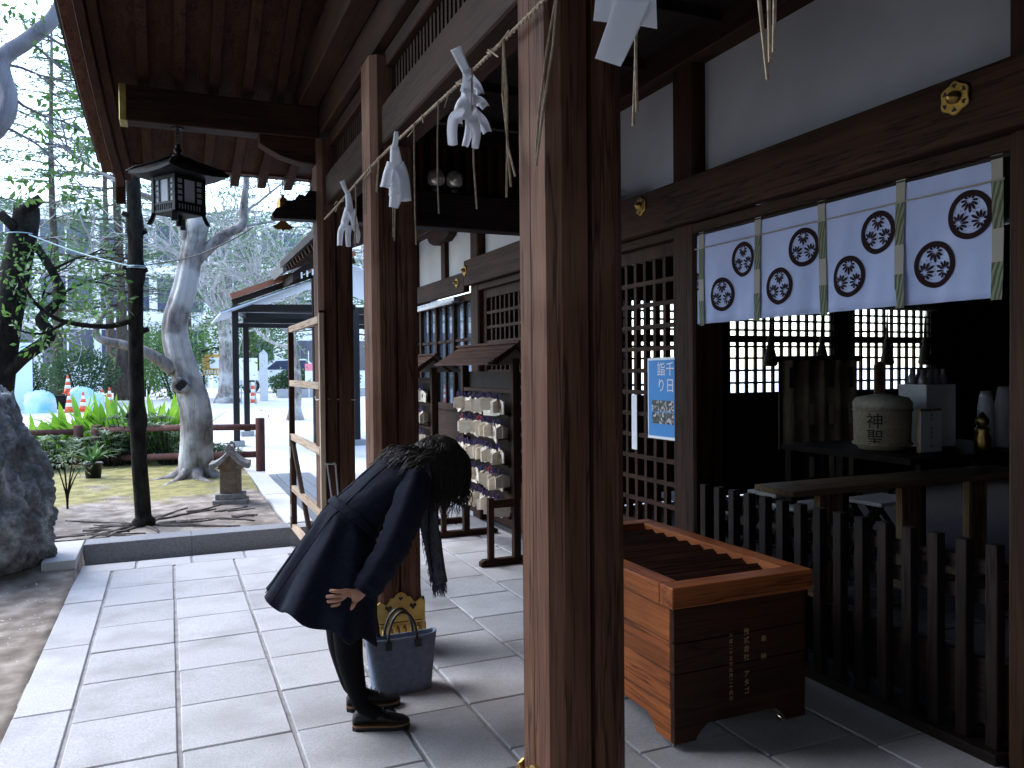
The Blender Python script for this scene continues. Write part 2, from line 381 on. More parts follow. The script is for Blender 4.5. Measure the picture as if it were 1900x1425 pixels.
# tie beam between posts (along the row), ranma slats, upper plate
for a in range(3):
    y0, y1 = PY[a]+.1225, PY[a+1]-.1225
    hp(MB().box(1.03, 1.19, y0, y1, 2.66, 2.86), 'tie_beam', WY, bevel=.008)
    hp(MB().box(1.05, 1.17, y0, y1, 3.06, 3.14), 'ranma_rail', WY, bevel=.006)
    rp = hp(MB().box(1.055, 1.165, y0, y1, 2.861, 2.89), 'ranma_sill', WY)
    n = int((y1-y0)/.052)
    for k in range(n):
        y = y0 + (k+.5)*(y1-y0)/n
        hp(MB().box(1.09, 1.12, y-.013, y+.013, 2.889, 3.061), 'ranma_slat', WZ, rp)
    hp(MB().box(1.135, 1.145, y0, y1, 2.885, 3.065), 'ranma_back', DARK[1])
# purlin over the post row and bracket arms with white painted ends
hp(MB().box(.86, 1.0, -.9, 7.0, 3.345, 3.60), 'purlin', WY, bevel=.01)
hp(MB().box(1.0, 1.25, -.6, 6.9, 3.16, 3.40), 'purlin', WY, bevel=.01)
for py in PY:
    arm = MB().prism([(-.40, .10), (-.40, .17), (.40, .17), (.40, .10), (.33, .045), (.20, .01), (-.20, .01), (-.33, .045)],
                     lambda u, v: (1.15, py+u, 3.155+v-.01), lambda u, v: (1.30, py+u, 3.155+v-.01))
    o = hp(arm, 'bracket_arm', RW[1], bevel=.004)
    hp(MB().box(1.16, 1.29, py-.407, py-.401, 3.25, 3.312), 'white_arm_end', WHITEP, o)
    hp(MB().box(1.16, 1.29, py+.401, py+.407, 3.25, 3.312), 'white_arm_end', WHITEP, o)
# cross beams along X: eave beam with brass end, tie beam with carved nosing
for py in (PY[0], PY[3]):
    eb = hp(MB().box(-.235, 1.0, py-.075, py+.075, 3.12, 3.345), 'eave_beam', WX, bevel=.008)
    cap = [(-.079, 3.112), (.079, 3.112), (.079, 3.353), (-.079, 3.353)]
    hp(MB().prism([(u*1.0, v) for u, v in cap], lambda u, v: (-.26, py+u, v), lambda u, v: (-.215, py+u, v)), 'brass_beam_end', BRASS, eb, .004)
    cor = MB().prism([(1.0, 3.119), (.60, 3.119), (.60, 3.06), (.64, 3.035), (.74, 2.985), (.86, 2.955), (1.0, 2.945)],
                     lambda u, v: (u, py-.06, v), lambda u, v: (u, py+.06, v))
    hp(cor, 'corbel', RW[0], bevel=.004)
    nose = MB().prism([(1.0, 2.56), (1.0, 2.76), (.93, 2.765), (.90, 2.725), (.86, 2.735), (.83, 2.69), (.78, 2.685), (.745, 2.64), (.70, 2.625), (.675, 2.575), (.69, 2.555)],
                      lambda u, v: (u, py-.055, v), lambda u, v: (u, py+.055, v))
    hp(nose, 'carved_nosing', DARK[0], bevel=.004)
    cb = hp(MB().box(1.22, 2.82, py-.08, py+.08, 2.56, 2.82), 'cross_beam', DARK[0], bevel=.008)
    hp(MB().box(1.22, 2.82, py-.03, py+.06, 3.22, 3.34), 'cross_beam_upper', DARK[0])
    for k in range(17):
        x = 1.30 + k*.092
        hp(MB().box(x-.016, x+.016, py-.02, py+.01, 2.82, 3.222), 'panel_slat', RW[2], cb)
    hp(MB().box(1.22, 2.82, py+.02, py+.03, 2.82, 3.222), 'panel_back', DARK[0])
# hall front wall, X about 2.84..3.04
HY = (.53, 1.868, 3.985, 5.73, 7.53, 9.80)
for i, y in enumerate(HY): hp(zprism(post_poly(.215, .015, .0001)[:2] + post_poly(.215, .015, .0)[6:], 2.95, y, 0, 3.45), 'hall_post', WZ)
def wall_run(y0, y1, zn0, zn1, zb):
    hp(MB().box(2.775, 2.842, y0, y1, zn0, zn1), 'nageshi_beam', WY, bevel=.006)
    hp(MB().box(2.80, 3.06, y0, y1, zb, zb+.24), 'wall_plate', WY, bevel=.008)
wall_run(-.2, 7.64, 2.345, 2.60, 3.285)
wall_run(7.642, 11.6, 2.29, 2.49, 3.10)
edges = (-.2,) + HY + (11.6,)
for i in range(len(edges)-1):
    y0, y1 = edges[i]+.1075, edges[i+1]-.1075
    lo, hi = (2.60, 3.287) if i < 5 else (2.49, 3.10)
    hp(MB().box(2.93, 2.97, y0, y1, lo-.05, hi+.02), 'plaster_panel', PLASTER)
for y in (8.62,):                                   # strut with boat-shaped bracket on the far wall
    hp(MB().box(2.88, 2.935, y-.07, y+.07, 2.49, 2.93), 'wall_strut', WZ, bevel=.005)
    hp(MB().prism([(-.42,.17),(-.42,.11),(-.34,.045),(-.2,.0),(.2,.0),(.34,.045),(.42,.11),(.42,.17)], lambda u, v: (2.83, y+u, 2.93+v), lambda u, v: (2.93, y+u, 2.93+v)), 'boat_bracket', WY, bevel=.004)
# brass nail covers: six-lobed with pierced hearts and a nail boss
def nail_cover(y, z, s, x=2.775):
    n = 36; poly = []
    for k in range(n):
        t = 2*math.pi*k/n; r = s*(1 + .07*math.cos(6*t))
        poly.append((r*math.sin(t), r*math.cos(t)))
    o = hp(MB().prism(poly, lambda u, v: (x-.012, y+u, z+v), lambda u, v: (x+.001, y+u, z+v)), 'brass_nail_cover', BRASS, bevel=.004)
    hp(MB().lathe([(s*.42, 0), (s*.40, .014), (s*.26, .022), (s*.2, .03), (s*.14, .034), (.001, .036)], (0,0,0), 14), 'nail_boss', BRASS, o, smooth=True)
    bo = o.children[0]; bo.matrix_local = Matrix.Translation((x-.012, y, z)) @ Matrix.Rotation(R(-90), 4, 'Y')
    for k in range(6):
        t = math.pi*k/3
        hp(MB().prism([(math.sin(t)*s*.72 + .3*s*(a*math.cos(t)+c_*math.sin(t)), math.cos(t)*s*.72 + .3*s*(-a*math.sin(t)+c_*math.cos(t))) for a, c_ in HEART],
                      lambda u, v: (x-.0135, y+u, z+v), lambda u, v: (x-.011, y+u, z+v)), 'heart_cutout', BRASSIN, o)
for y, z, s in ((2.13, 2.515, .062), (4.33, 2.525, .058), (5.80, 2.52, .058), (7.60, 2.50, .055), (7.84, 2.40, .05), (9.34, 2.405, .05)): nail_cover(y, z, s)
# opening head, sliding lattice panels
hp(MB().box(2.845, 3.0, -.2, 7.42, 2.285, 2.344), 'door_head', WY, bevel=.004)
for y0, y1 in ((4.095, 5.62), (5.84, 7.42)):
    lp = hp(MB().box(2.90, 2.955, y0, y0+.075, .33, 2.285).box(2.90, 2.955, y1-.075, y1, .33, 2.285).box(2.902, 2.953, y0+.075, y1-.075, .33, .47).box(2.902, 2.953, y0+.075, y1-.075, 2.20, 2.285), 'lattice_panel', WZ, bevel=.003)
    hp(MB().box(2.915, 2.945, y0, y1, .02, .328), 'kick_board', WY)
    a, c = y0+.075, y1-.075; n = round((c-a)/.112)
    for k in range(1, n):
        y = a + k*(c-a)/n; hp(MB().box(2.912, 2.948, y-.016, y+.016, .46, 2.21), 'lattice_bar', WZ, lp)
    for k in range(1, 12):
        z = .47 + k*1.73/12; hp(MB().box(2.906, 2.930, a-.01, c+.01, z-.014, z+.014), 'lattice_rail', WY, lp)
# far wing: glazed windows with arched heads
GLASS = plain('window_glass', (.75,.8,.85), .04, 0, trans=.0, spec=1.0, alpha=1)
m, nt, bs = newmat('reflecting_window_glass')
bs.inputs['Base Color'].default_value = (.05,.065,.09,1); bs.inputs['Roughness'].default_value = .03; bs.inputs['Specular IOR Level'].default_value = 1.0; bs.inputs['IOR'].default_value = 2.2
DARKGLASS = m
hp(MB().box(2.93, 2.97, 7.64, 11.6, 0, 1.05), 'wing_board_wall', WY)
wf = hp(MB().box(2.88, 2.96, 7.64, 11.6, 1.05, 1.12).box(2.88, 2.96, 7.64, 11.6, 2.22, 2.292), 'window_frame', WY, bevel=.004)
k = 0; y = 7.66
while y < 11.5:
    hp(MB().box(2.885, 2.955, y, y+.06, 1.12, 2.22), 'mullion', WZ, wf, .003)
    pn = hp(MB().box(2.925, 2.931, y+.06, y+.62, 1.12, 2.22), 'pane', DARKGLASS, wf)
    hp(MB().box(2.90, 2.945, y+.06, y+.62, 1.80, 1.83), 'glazing_bar', WY, wf)
    hp(MB().box(2.90, 2.945, y+.325, y+.355, 1.12, 2.22), 'glazing_bar', WZ, wf)
    y += .62
# side wall of the hall with lattice windows that look out on the bright yard
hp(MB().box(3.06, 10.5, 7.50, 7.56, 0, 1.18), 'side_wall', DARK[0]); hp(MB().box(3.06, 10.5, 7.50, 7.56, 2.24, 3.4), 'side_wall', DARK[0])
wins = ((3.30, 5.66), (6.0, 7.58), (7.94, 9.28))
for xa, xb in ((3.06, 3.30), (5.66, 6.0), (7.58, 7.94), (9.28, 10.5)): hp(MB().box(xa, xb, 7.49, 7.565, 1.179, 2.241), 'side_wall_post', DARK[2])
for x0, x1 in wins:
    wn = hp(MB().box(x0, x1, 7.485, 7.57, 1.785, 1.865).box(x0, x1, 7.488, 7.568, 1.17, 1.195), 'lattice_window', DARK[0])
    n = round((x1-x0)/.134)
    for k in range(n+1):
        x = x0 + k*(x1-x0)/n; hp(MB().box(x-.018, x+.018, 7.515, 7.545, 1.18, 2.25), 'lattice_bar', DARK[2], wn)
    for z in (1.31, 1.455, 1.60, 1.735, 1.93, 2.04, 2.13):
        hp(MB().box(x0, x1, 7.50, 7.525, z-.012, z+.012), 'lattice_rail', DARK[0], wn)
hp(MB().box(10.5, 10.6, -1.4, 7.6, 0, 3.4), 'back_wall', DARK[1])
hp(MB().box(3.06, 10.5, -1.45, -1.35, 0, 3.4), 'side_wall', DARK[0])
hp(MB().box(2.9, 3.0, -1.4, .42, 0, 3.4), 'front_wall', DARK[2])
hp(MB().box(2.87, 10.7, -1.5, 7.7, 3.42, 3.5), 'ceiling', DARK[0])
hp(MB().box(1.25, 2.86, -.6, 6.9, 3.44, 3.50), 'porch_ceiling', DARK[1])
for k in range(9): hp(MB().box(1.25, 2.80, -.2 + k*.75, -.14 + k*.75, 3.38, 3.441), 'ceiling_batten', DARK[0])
# far wing eave
fe = hp(MB().add([(1.55, 7.05, 3.02), (3.3, 7.05, 3.72), (3.3, 12.2, 3.72), (1.55, 12.2, 3.02), (1.55, 7.05, 3.12), (3.3, 7.05, 3.82), (3.3, 12.2, 3.82), (1.55, 12.2, 3.12)],
               [(0,1,2,3),(7,6,5,4),(0,4,5,1),(1,5,6,2),(2,6,7,3),(3,7,4,0)]), 'wing_roof', DARK[1])
for k in range(20): hp(MB().bar((1.6, 7.2+k*.25, 2.985), (3.0, 7.2+k*.25, 3.545), .06, .075), 'rafter', RW[0], fe)

# porch roof: concave profile about the ridge at Y = 3.14
RY = 3.14
def rz(u): u = abs(u); return 4.85 - .7373*u + .0702*u*u
def vx(y): return -.45 - .075*max(0, (3.76-abs(y-RY)))/1.2
US = [-3.9 + 7.8*i/48 for i in range(49)]
COPPER = surf('dark_weathered_copper_roof', (.03,.032,.034), (.07,.065,.06), 6, .6, .3)
RBOARD = wood('red_brown_soffit_board', (.05,.020,.012), (.11,.045,.028), 1, .6)
b = MB(); rings = []
for u in US:
    y = RY+u; z = rz(u); rings.append([Vector((vx(y)-.03, y, z+.105)), Vector((3.3, y, z+.105)), Vector((3.3, y, z+.30)), Vector((vx(y)-.05, y, z+.27))])
roof = hp(b.loft(rings), 'roof', COPPER)
bb = MB().loft([[Vector((vx(RY+u)+.0, RY+u, rz(u)+.085)), Vector((3.25, RY+u, rz(u)+.085)), Vector((3.25, RY+u, rz(u)+.104)), Vector((vx(RY+u)+.0, RY+u, rz(u)+.104))] for u in US])
hp(bb, 'roof_boards', RW[1], roof)
for k in range(7):
    x = -.115 + k*.216
    hp(MB().loft([[Vector((x-.034, RY+u, rz(u))), Vector((x+.034, RY+u, rz(u))), Vector((x+.034, RY+u, rz(u)+.084)), Vector((x-.034, RY+u, rz(u)+.084))] for u in US]), 'rafter', RW[1], roof, .004)
# verge: outer soffit board, barge board, inner batten
def verge(x0, x1, z0, z1, name, mat, e=0):
    us = [u for u in US] if not e else [u*(1+e) for u in US]
    return hp(MB().loft([[Vector((vx(RY+u)+x0, RY+u, rz(u)+z0)), Vector((vx(RY+u)+x1, RY+u, rz(u)+z0)), Vector((vx(RY+u)+x1, RY+u, rz(u)+z1)), Vector((vx(RY+u)+x0, RY+u, rz(u)+z1))] for u in us]), name, mat, roof, .004)
verge(.0, .10, .03, .084, 'soffit_board', RBOARD)
verge(.10, .155, -.075, .083, 'barge_board', RW[1])
verge(.157, .215, -.02, .083, 'verge_batten', RW[1])
for s in (-1, 1):
    ye = RY + s*3.9; z = rz(3.9)
    hp(MB().box(-.43, 3.2, min(ye-s*.10, ye-s*.03), max(ye-s*.10, ye-s*.03), z+.088, z+.16), 'eave_batten', RBOARD, roof, .004)
    hp(MB().box(-.352, -.285, min(ye, ye+s*.05), max(ye, ye+s*.05), z-.20, z+.10), 'barge_end', RW[2], roof, .004)
    hp(MB().box(-.356, -.352, min(ye, ye+s*.052), max(ye, ye+s*.052), z-.205, z+.05), 'brass_strip', BRASS, roof)
hp(MB().prism([(-3.0, 3.41), (3.0, 3.41), (1.6, rz(1.6)+.05), (0, 4.9), (-1.6, rz(1.6)+.05)], lambda u, v: (1.0, RY+u, v), lambda u, v: (1.04, RY+u, v)), 'gable_boards', DARK[1], roof)
# ------------------------------------------------------------------ things on and round the porch (meshes in world coordinates)
def wp(b, name, mat, root, part=None, bevel=0, smooth=False):
    o = b.build(name, mat, part or root, smooth, bevel)
    if part is None: o.matrix_parent_inverse = Matrix.Translation(-Vector(root.location))
    return o
# floodlight bulbs
BULB = plain('clear_bulb_glass', (.55,.5,.45), .08, .6)
for k, x in enumerate((1.86, 2.005)):
    fl = thing('floodlight', 'round glass floodlight bulb standing on the cross beam', 'lamp', (x, 5.62, 2.82), group='floodlight bulbs on the beam')
    wp(MB().lathe([(.02, 2.821), (.045, 2.835), (.03, 2.87)], (x, 5.70, 0), 12), 'socket', BLACKM, fl, smooth=True)
    wp(MB().lathe([(.028, 2.865), (.06, 2.885), (.068, 2.93), (.055, 2.975), (.025, 2.995), (.002, 3.0)], (x, 5.70, 0), 16), 'bulb', BULB, fl, smooth=True)
# tube lights
def tubelight(y0, y1, z, label, x=2.74):
    t = thing('tube_light', label, 'lamp', (x, y0, z))
    wp(MB().box(x-.03, x+.034, y0, y1, z, z+.05), 'housing', STEEL, t, bevel=.006)
    wp(MB().tube([(x-.035, y0+.03, z-.005), (x-.035, y1-.03, z-.005)], .016, 10), 'tube', WHITEP, t, smooth=True)
tubelight(4.50, 5.6, 2.62, 'short steel tube light above the beam beside the main pillar')
tubelight(7.95, 9.6, 2.215, 'long white tube light under the far wing beam above the windows', 2.80)

# door curtain with hollyhock crests
CLOTH = surf('blueish_white_curtain_cloth', (.36,.43,.68), (.42,.49,.74), 5, .9, bmp=.05)
INK = plain('dark_brown_dyed_crest', (.022,.012,.014), .9, spec=.1)
CREAM = plain('cream_ribbon', (.33,.31,.27), .85, spec=.1)
m, nt, bs = newmat('green_patterned_ribbon')
wv = N(nt, 'ShaderNodeTexWave'); wv.inputs['Scale'].default_value = 7; wv.inputs['Distortion'].default_value = 5; wv.wave_type = 'RINGS'
nt.links.new(coords(nt, (1,3,1)), wv.inputs['Vector'])
nt.links.new(ramp(nt, wv.outputs[0], [(.35, (.06,.08,.045)), (.65, (.19,.20,.13))]), bs.inputs['Base Color']); bs.inputs['Roughness'].default_value = .85
GREENR = m
noren = thing('door_curtain', 'white door curtain with round dark leaf crests and green ribbons over the hall entrance', 'curtain', (2.85, 2.0, 1.75))
ribs = (3.93, 3.83, 3.345, 2.905, 2.455, 2.03)
ZT, ZB = 2.30, 1.752
def nx(y, z): return 2.868 - .012*math.sin(y*9+z*2) * (ZT-z)/.5 - .007*math.sin(y*21+z*3)*(ZT-z)/.5 - .003*math.sin(y*55+z*9)*(ZT-z)/.5
for i in range(5):
    y1, y0 = ribs[i]-.003, ribs[i+1]+.003
    n = 26; mz = 14; vs_ = []; fs_ = []
    for j in range(mz+1):
        for k in range(n+1):
            y = y0 + (y1-y0)*k/n; z = ZT - (ZT-ZB)*j/mz; vs_.append((nx(y, z), y, z))
    for j in range(mz):
        for k in range(n): a = j*(n+1)+k; fs_.append((a, a+1, a+n+2, a+n+1))
    pn = wp(MB().add(vs_, fs_), 'cloth_panel', CLOTH, noren, smooth=True)
    so_ = pn.modifiers.new('thick', 'SOLIDIFY'); so_.thickness = .002
    W_ = y1 - y0
    def crest(cy, cz, r):
        n = 48
        ring = MB()
        def P(a, rr, e=.0025): 
            y, z = cy - rr*math.cos(a), cz + rr*math.sin(a); return (nx(y, z)-e, y, z)
        ring.add([P(2*math.pi*k/n, rr) for rr in (r*1.03, r*.78) for k in range(n)], [(k, (k+1) % n, n+(k+1) % n, n+k) for k in range(n)])
        # inner corners of the ring fill between leaf lobes, three leaves of dark veins
        for q in range(3):
            A = math.pi/2 + q*2*math.pi/3
            def L(u, v, e=.003):      # u along the leaf axis from the rim to the centre, v across
                u *= 1.12; v *= 1.18; rr = r*(.62 - u); x = rr*math.cos(A) - r*v*math.sin(A); z = rr*math.sin(A) + r*v*math.cos(A)
                y_, z_ = cy - x, cz + z; return (nx(y_, z_)-e, y_, z_)
            ring.add([L(-.205, -.12), L(-.205, .12), L(-.06, 0)], [(0,1,2)])
            for ang, ln, wd in ((0,.42,.052),(27,.36,.045),(-27,.36,.045),(54,.31,.045),(-54,.31,.045),(84,.25,.046),(-84,.25,.046),(122,.14,.05),(-122,.14,.05)):
                t = R(ang); d = (math.cos(t), math.sin(t)); p_ = (-d[1], d[0]); st = .085
                pts = [(st, 0), (st+ln*.35, wd*.9), (st+ln*.78, wd), (st+ln, 0), (st+ln*.78, -wd), (st+ln*.35, -wd*.9)]
                ring.add([L(a*d[0]+c*p_[0], a*d[1]+c*p_[1]) for a, c in pts], [(0,1,2,3,4,5)])
            for ang in (-105, -72, -44, -18, 18, 44, 72, 105):
                t = R(ang); rr = .47 if abs(ang) < 60 else .40; u, v = rr*math.cos(t), rr*math.sin(t); s_ = .018
                ring.add([L(u-s_, v), L(u, v+s_), L(u+s_, v), L(u, v-s_)], [(0,1,2,3)])
        wp(ring, 'leaf_crest', INK, noren, pn)
    if i:
        crest(y0 + W_*.265, 2.082, .092); crest(y0 + W_*.64, 1.908, .092)
    else: crest(y0+.045, 2.0, .05)
for y in ribs[1:]:
    rb = MB()
    for a, c, mt, nm in ((2.30, 2.19, CREAM, 'ribbon'), (2.19, 2.01, GREENR, 'ribbon'), (2.01, 1.885, CREAM, 'ribbon'), (1.885, 1.742, GREENR, 'ribbon')):
        wp(MB().add([(nx(y, a)-.006, y-.024, a), (nx(y, a)-.006, y+.024, a), (nx(y, c)-.006, y+.022, c), (nx(y, c)-.006, y-.022, c)], [(0,1,2,3)]), nm, mt, noren)
wp(MB().tube([(nx(2.0+i*.1, 2.19)-.009, 2.0+i*.1, 2.19) for i in range(20)], .004, 6), 'cord', CREAM, noren)
wp(MB().tube([(2.87, 1.98, 2.276), (2.87, 3.97, 2.276)], .010, 8), 'curtain_rod', DARK[1], noren)

# blue poster and white notice strip on the lattice
BLUEP = plain('blue_printed_paper', (.025,.22,.55), .6)
m, nt, bs = newmat('printed_photographs')
vo = N(nt, 'ShaderNodeTexVoronoi'); vo.inputs['Scale'].default_value = 55; nt.links.new(coords(nt), vo.inputs['Vector'])
nt.links.new(ramp(nt, vo.outputs['Color'], [(.3, (.01,.025,.012)), (.6, (.06,.07,.06)), (.8, (.5,.45,.45))]), bs.inputs['Base Color'])
PHOTO = m
PALEBLUE = plain('pale_blue_print', (.45,.65,.85), .6)
po = thing('poster', 'blue paper poster with white lettering and small photographs fixed to the lattice', 'poster', (2.86, 4.25, 1.04))
wp(MB().add([(2.888, 4.10, 1.043), (2.893, 4.45, 1.04), (2.889, 4.445, 1.56), (2.884, 4.103, 1.565)], [(0,1,2,3)]).add([(2.890, 4.10, 1.043), (2.895, 4.45, 1.04), (2.891, 4.445, 1.56), (2.886, 4.103, 1.565)], [(3,2,1,0)]), 'white_border', PAPER, po)
def px_(y, z): return 2.8885 + (.005)*(y-4.10)/.35 - .004*(z-1.043)/.52 - .004
wp(MB().add([(px_(y, z), y, z) for y, z in ((4.115, 1.062), (4.435, 1.058), (4.43, 1.545), (4.118, 1.549))], [(0,1,2,3)]), 'blue_sheet', BLUEP, po)
for i in range(3):
    for j in range(2):
        y0 = 4.145 + i*.083; z0 = 1.14 + j*.078
        wp(MB().add([(px_(y, z)-.0015, y, z) for y, z in ((y0, z0), (y0+.08, z0), (y0+.08, z0+.072), (y0, z0+.072))], [(0,1,2,3)]), 'photograph', PHOTO, po)
wp(column_text('千日', .095, .103, lambda u, v: (px_(4.18-u, 1.455+v)-.002, 4.18-u, 1.455+v)), 'lettering', WHITEP, po)
wp(column_text('詣り', .095, .103, lambda u, v: (px_(4.28-u, 1.455+v)-.002, 4.28-u, 1.455+v)), 'lettering', WHITEP, po)
strip = MB().box(2.893, 2.8985, 4.588, 4.652, .947, 1.317).build('notice_strip', PAPER); tag(strip, 'narrow blank white paper strip on the lattice beside the blue poster', 'notice')

# offering box
ob = thing('offering_box', 'varnished orange brown wooden offering box with slatted top, gold inscription and castors', 'offering box', (2.13, 3.17, 0))
X0, X1, Y0, Y1 = 1.79, 2.45, 2.58, 3.76
for k, (z0, z1) in enumerate(((.155, .30), (.303, .42), (.423, .562))):
    wp(MB().box(X0, X0+.028, Y0+.03, Y1, z0, z1), 'side_plank', KEYAKI[1], ob, bevel=.002)
    wp(MB().box(X1-.028, X1, Y0+.03, Y1, z0, z1), 'side_plank', KEYAKI[1], ob, bevel=.002)
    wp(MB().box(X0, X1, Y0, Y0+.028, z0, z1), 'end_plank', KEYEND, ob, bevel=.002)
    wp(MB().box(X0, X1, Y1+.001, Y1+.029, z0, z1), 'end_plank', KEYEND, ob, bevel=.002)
foot = [(0, .155), (0, .026), (.10, .026), (.115, .050), (.135, .066), (.16, .085)]
for ya, yb in ((Y0+.001, Y0+.027), (Y1+.002, Y1+.027)):
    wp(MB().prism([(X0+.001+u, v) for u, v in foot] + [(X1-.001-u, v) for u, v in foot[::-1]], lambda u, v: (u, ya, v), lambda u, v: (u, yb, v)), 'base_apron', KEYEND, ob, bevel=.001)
for xa, xb in ((X0+.001, X0+.027), (X1-.027, X1-.001)):
    wp(MB().prism([(Y0+.028+u, v) for u, v in foot] + [(Y1-u, v) for u, v in foot[::-1]], lambda u, v: (xa, u, v), lambda u, v: (xb, u, v)), 'base_apron', KEYAKI[1], ob, bevel=.001)
wp(MB().box(X0-.022, X1+.022, Y0-.022, Y0+.068, .564, .648), 'rim', KEYAKI[0], ob, bevel=.004)
wp(MB().box(X0-.022, X1+.022, Y1-.04, Y1+.05, .564, .648), 'rim', KEYAKI[0], ob, bevel=.004)
wp(MB().box(X0-.022, X0+.066, Y0+.069, Y1-.041, .564, .6475), 'rim', KEYAKI[1], ob, bevel=.004)
wp(MB().box(X1-.066, X1+.022, Y0+.069, Y1-.041, .564, .6475), 'rim', KEYAKI[1], ob, bevel=.004)
for k in range(10):
    y = Y0 + .115 + k*.104
    wp(MB().prism([(-.033, .0), (0, .018), (.033, .0), (.033, -.03), (-.033, -.03)], lambda u, v: (X0+.06, y+u, .612+v), lambda u, v: (X1-.06, y+u, .612+v)), 'slat', SLATW, ob)
wp(MB().box(X0+.03, X1-.03, Y0+.03, Y1-.0, .16, .20), 'box_floor', DARK[1], ob)
for x in (X0+.035, X1-.085):
    for y in (Y0+.05, Y1-.045):
        wp(MB().box(x-.02, x+.02, y-.018, y+.018, .040, .075), 'castor_bracket', STEEL, ob)
        for xa in (x-.026, x+.012): wp(MB().tube([(xa+.004, y-.006, .0165), (xa+.012, y-.006, .0165)], .016, 14), 'castor', CHROME, ob, smooth=True, bevel=.003)
for k in range(7):
    z = .18 + k*.06
    wp(MB().tube([(X0-.0015, Y0+.013, z), (X0+.004, Y0+.013, z)], .0045, 6), 'peg', SLATW, ob)
def ftext(x): return lambda u, v: (x+u, Y0-.0015, .43+v)
for ch_, z_ in (('奉', .372), ('納', .300)): wp(column_text(ch_, .030, .036, lambda u, v: (2.228+u, Y0-.0015, z_+v)), 'gold_inscription', GOLD, ob)
for ch_, z_ in (('株式会社', .413), ('アタゴ', .2405)): wp(column_text(ch_, .030, .0345, lambda u, v: (2.140+u, Y0-.0015, z_+v)), 'gold_inscription', GOLD, ob)
wp(column_text('平成二十五年九月二十四日', .020, .0232, lambda u, v: (2.062+u, Y0-.0015, .412+v)), 'gold_inscription', GOLD, ob)

# low picket fence across the entrance
lf = thing('picket_fence', 'low black wooden picket fence across the hall entrance behind the offering box', 'fence', (2.88, 3.0, 0))
for k in range(15):
    y = 2.03 + k*.126
    wp(MB().box(2.835, 2.882, y-.024, y+.024, .045, .82), 'picket', DARK[2], lf, bevel=.003)
for z in (.60, .715): wp(MB().box(2.884, 2.912, 1.985, 3.868, z-.03, z+.03), 'rail', DARK[1], lf, bevel=.003)
wp(MB().box(2.884, 2.905, 1.985, 3.868, .105, .36), 'kick_board', DARK[1], lf)
wp(MB().box(2.80, 2.96, 1.985, 3.868, .0, .044), 'base_sill', DARK[1], lf, bevel=.004)

# hanging lantern
LM = plain('black_lantern_metal', (.006,.0065,.008), .55, 0, spec=.22)
m, nt, bs = newmat('frosted_lantern_pane')
bs.inputs['Base Color'].default_value = (.62,.66,.72,1); bs.inputs['Roughness'].default_value = .35
tr = N(nt, 'ShaderNodeBsdfTranslucent'); tr.inputs[0].default_value = (.7,.75,.8,1); mx = N(nt, 'ShaderNodeMixShader'); mx.inputs[0].default_value = .45
nt.links.new(bs.outputs[0], mx.inputs[1]); nt.links.new(tr.outputs[0], mx.inputs[2]); nt.links.new(mx.outputs[0], nt.nodes['Material Output'].inputs[0])
FROST = m
ln = thing('hanging_lantern', 'black metal hanging lantern with pagoda roof and frosted panes under the eave beam', 'lantern', (.085, 5.76, 2.50), R(36))
def lp_(b, name, mat, part=None, bevel=0, smooth=False): return b.build(name, mat, part or ln, smooth, bevel)
H = .108
rr_ = []
for t, s_ in ((0, .318), (.02, .322), (.045, .27), (.075, .20), (.11, .12), (.145, .055), (.16, .04)):
    ring = []
    for k in range(4):
        for q in range(4):
            a = Vector(((1,1),(-1,1),(-1,-1),(1,-1))[k]).lerp(Vector(((1,1),(-1,1),(-1,-1),(1,-1))[(k+1) % 4]), q/4)
            lift = .022*(abs(a.x*a.y))**2 * (1 - t/.16)
            ring.append(Vector((a.x*s_*.70, a.y*s_*.70, .285 + t*.92 + lift)))
    rr_.append(ring)
rf = lp_(MB().loft(rr_), 'lantern_roof', LM)
for k in range(4):
    sx, sy = ((1,1),(-1,1),(-1,-1),(1,-1))[k]
    lp_(MB().tube([(sx*s_*.70, sy*s_*.70, .285+t*.92+.026*(1-t/.16)) for t, s_ in ((.005,.322),(.045,.27),(.075,.20),(.11,.12),(.15,.05))], .011, 8), 'hip_ridge', LM, rf, smooth=True)
lp_(MB().lathe([(.034,.428),(.036,.438),(.018,.446),(.014,.452),(.026,.462),(.028,.474),(.018,.484),(.012,.49),(.018,.498),(.015,.508),(.005,.516)], n=14), 'finial', LM, rf, smooth=True)
ch = MB(); zc = .508
for k in range(5):
    rot = Matrix.Rotation(k*math.pi/2, 4, 'Z')
    ch.tube([rot @ Vector((.011*math.cos(a), 0, zc+.012+.016*math.sin(a))) for a in [2*math.pi*i/8 for i in range(9)]], .0035, 6); zc += .0245
lp_(ch, 'chain', LM)
lp_(MB().box(-.03,.03,-.03,.03,.615,.622), 'ceiling_plate', LM)
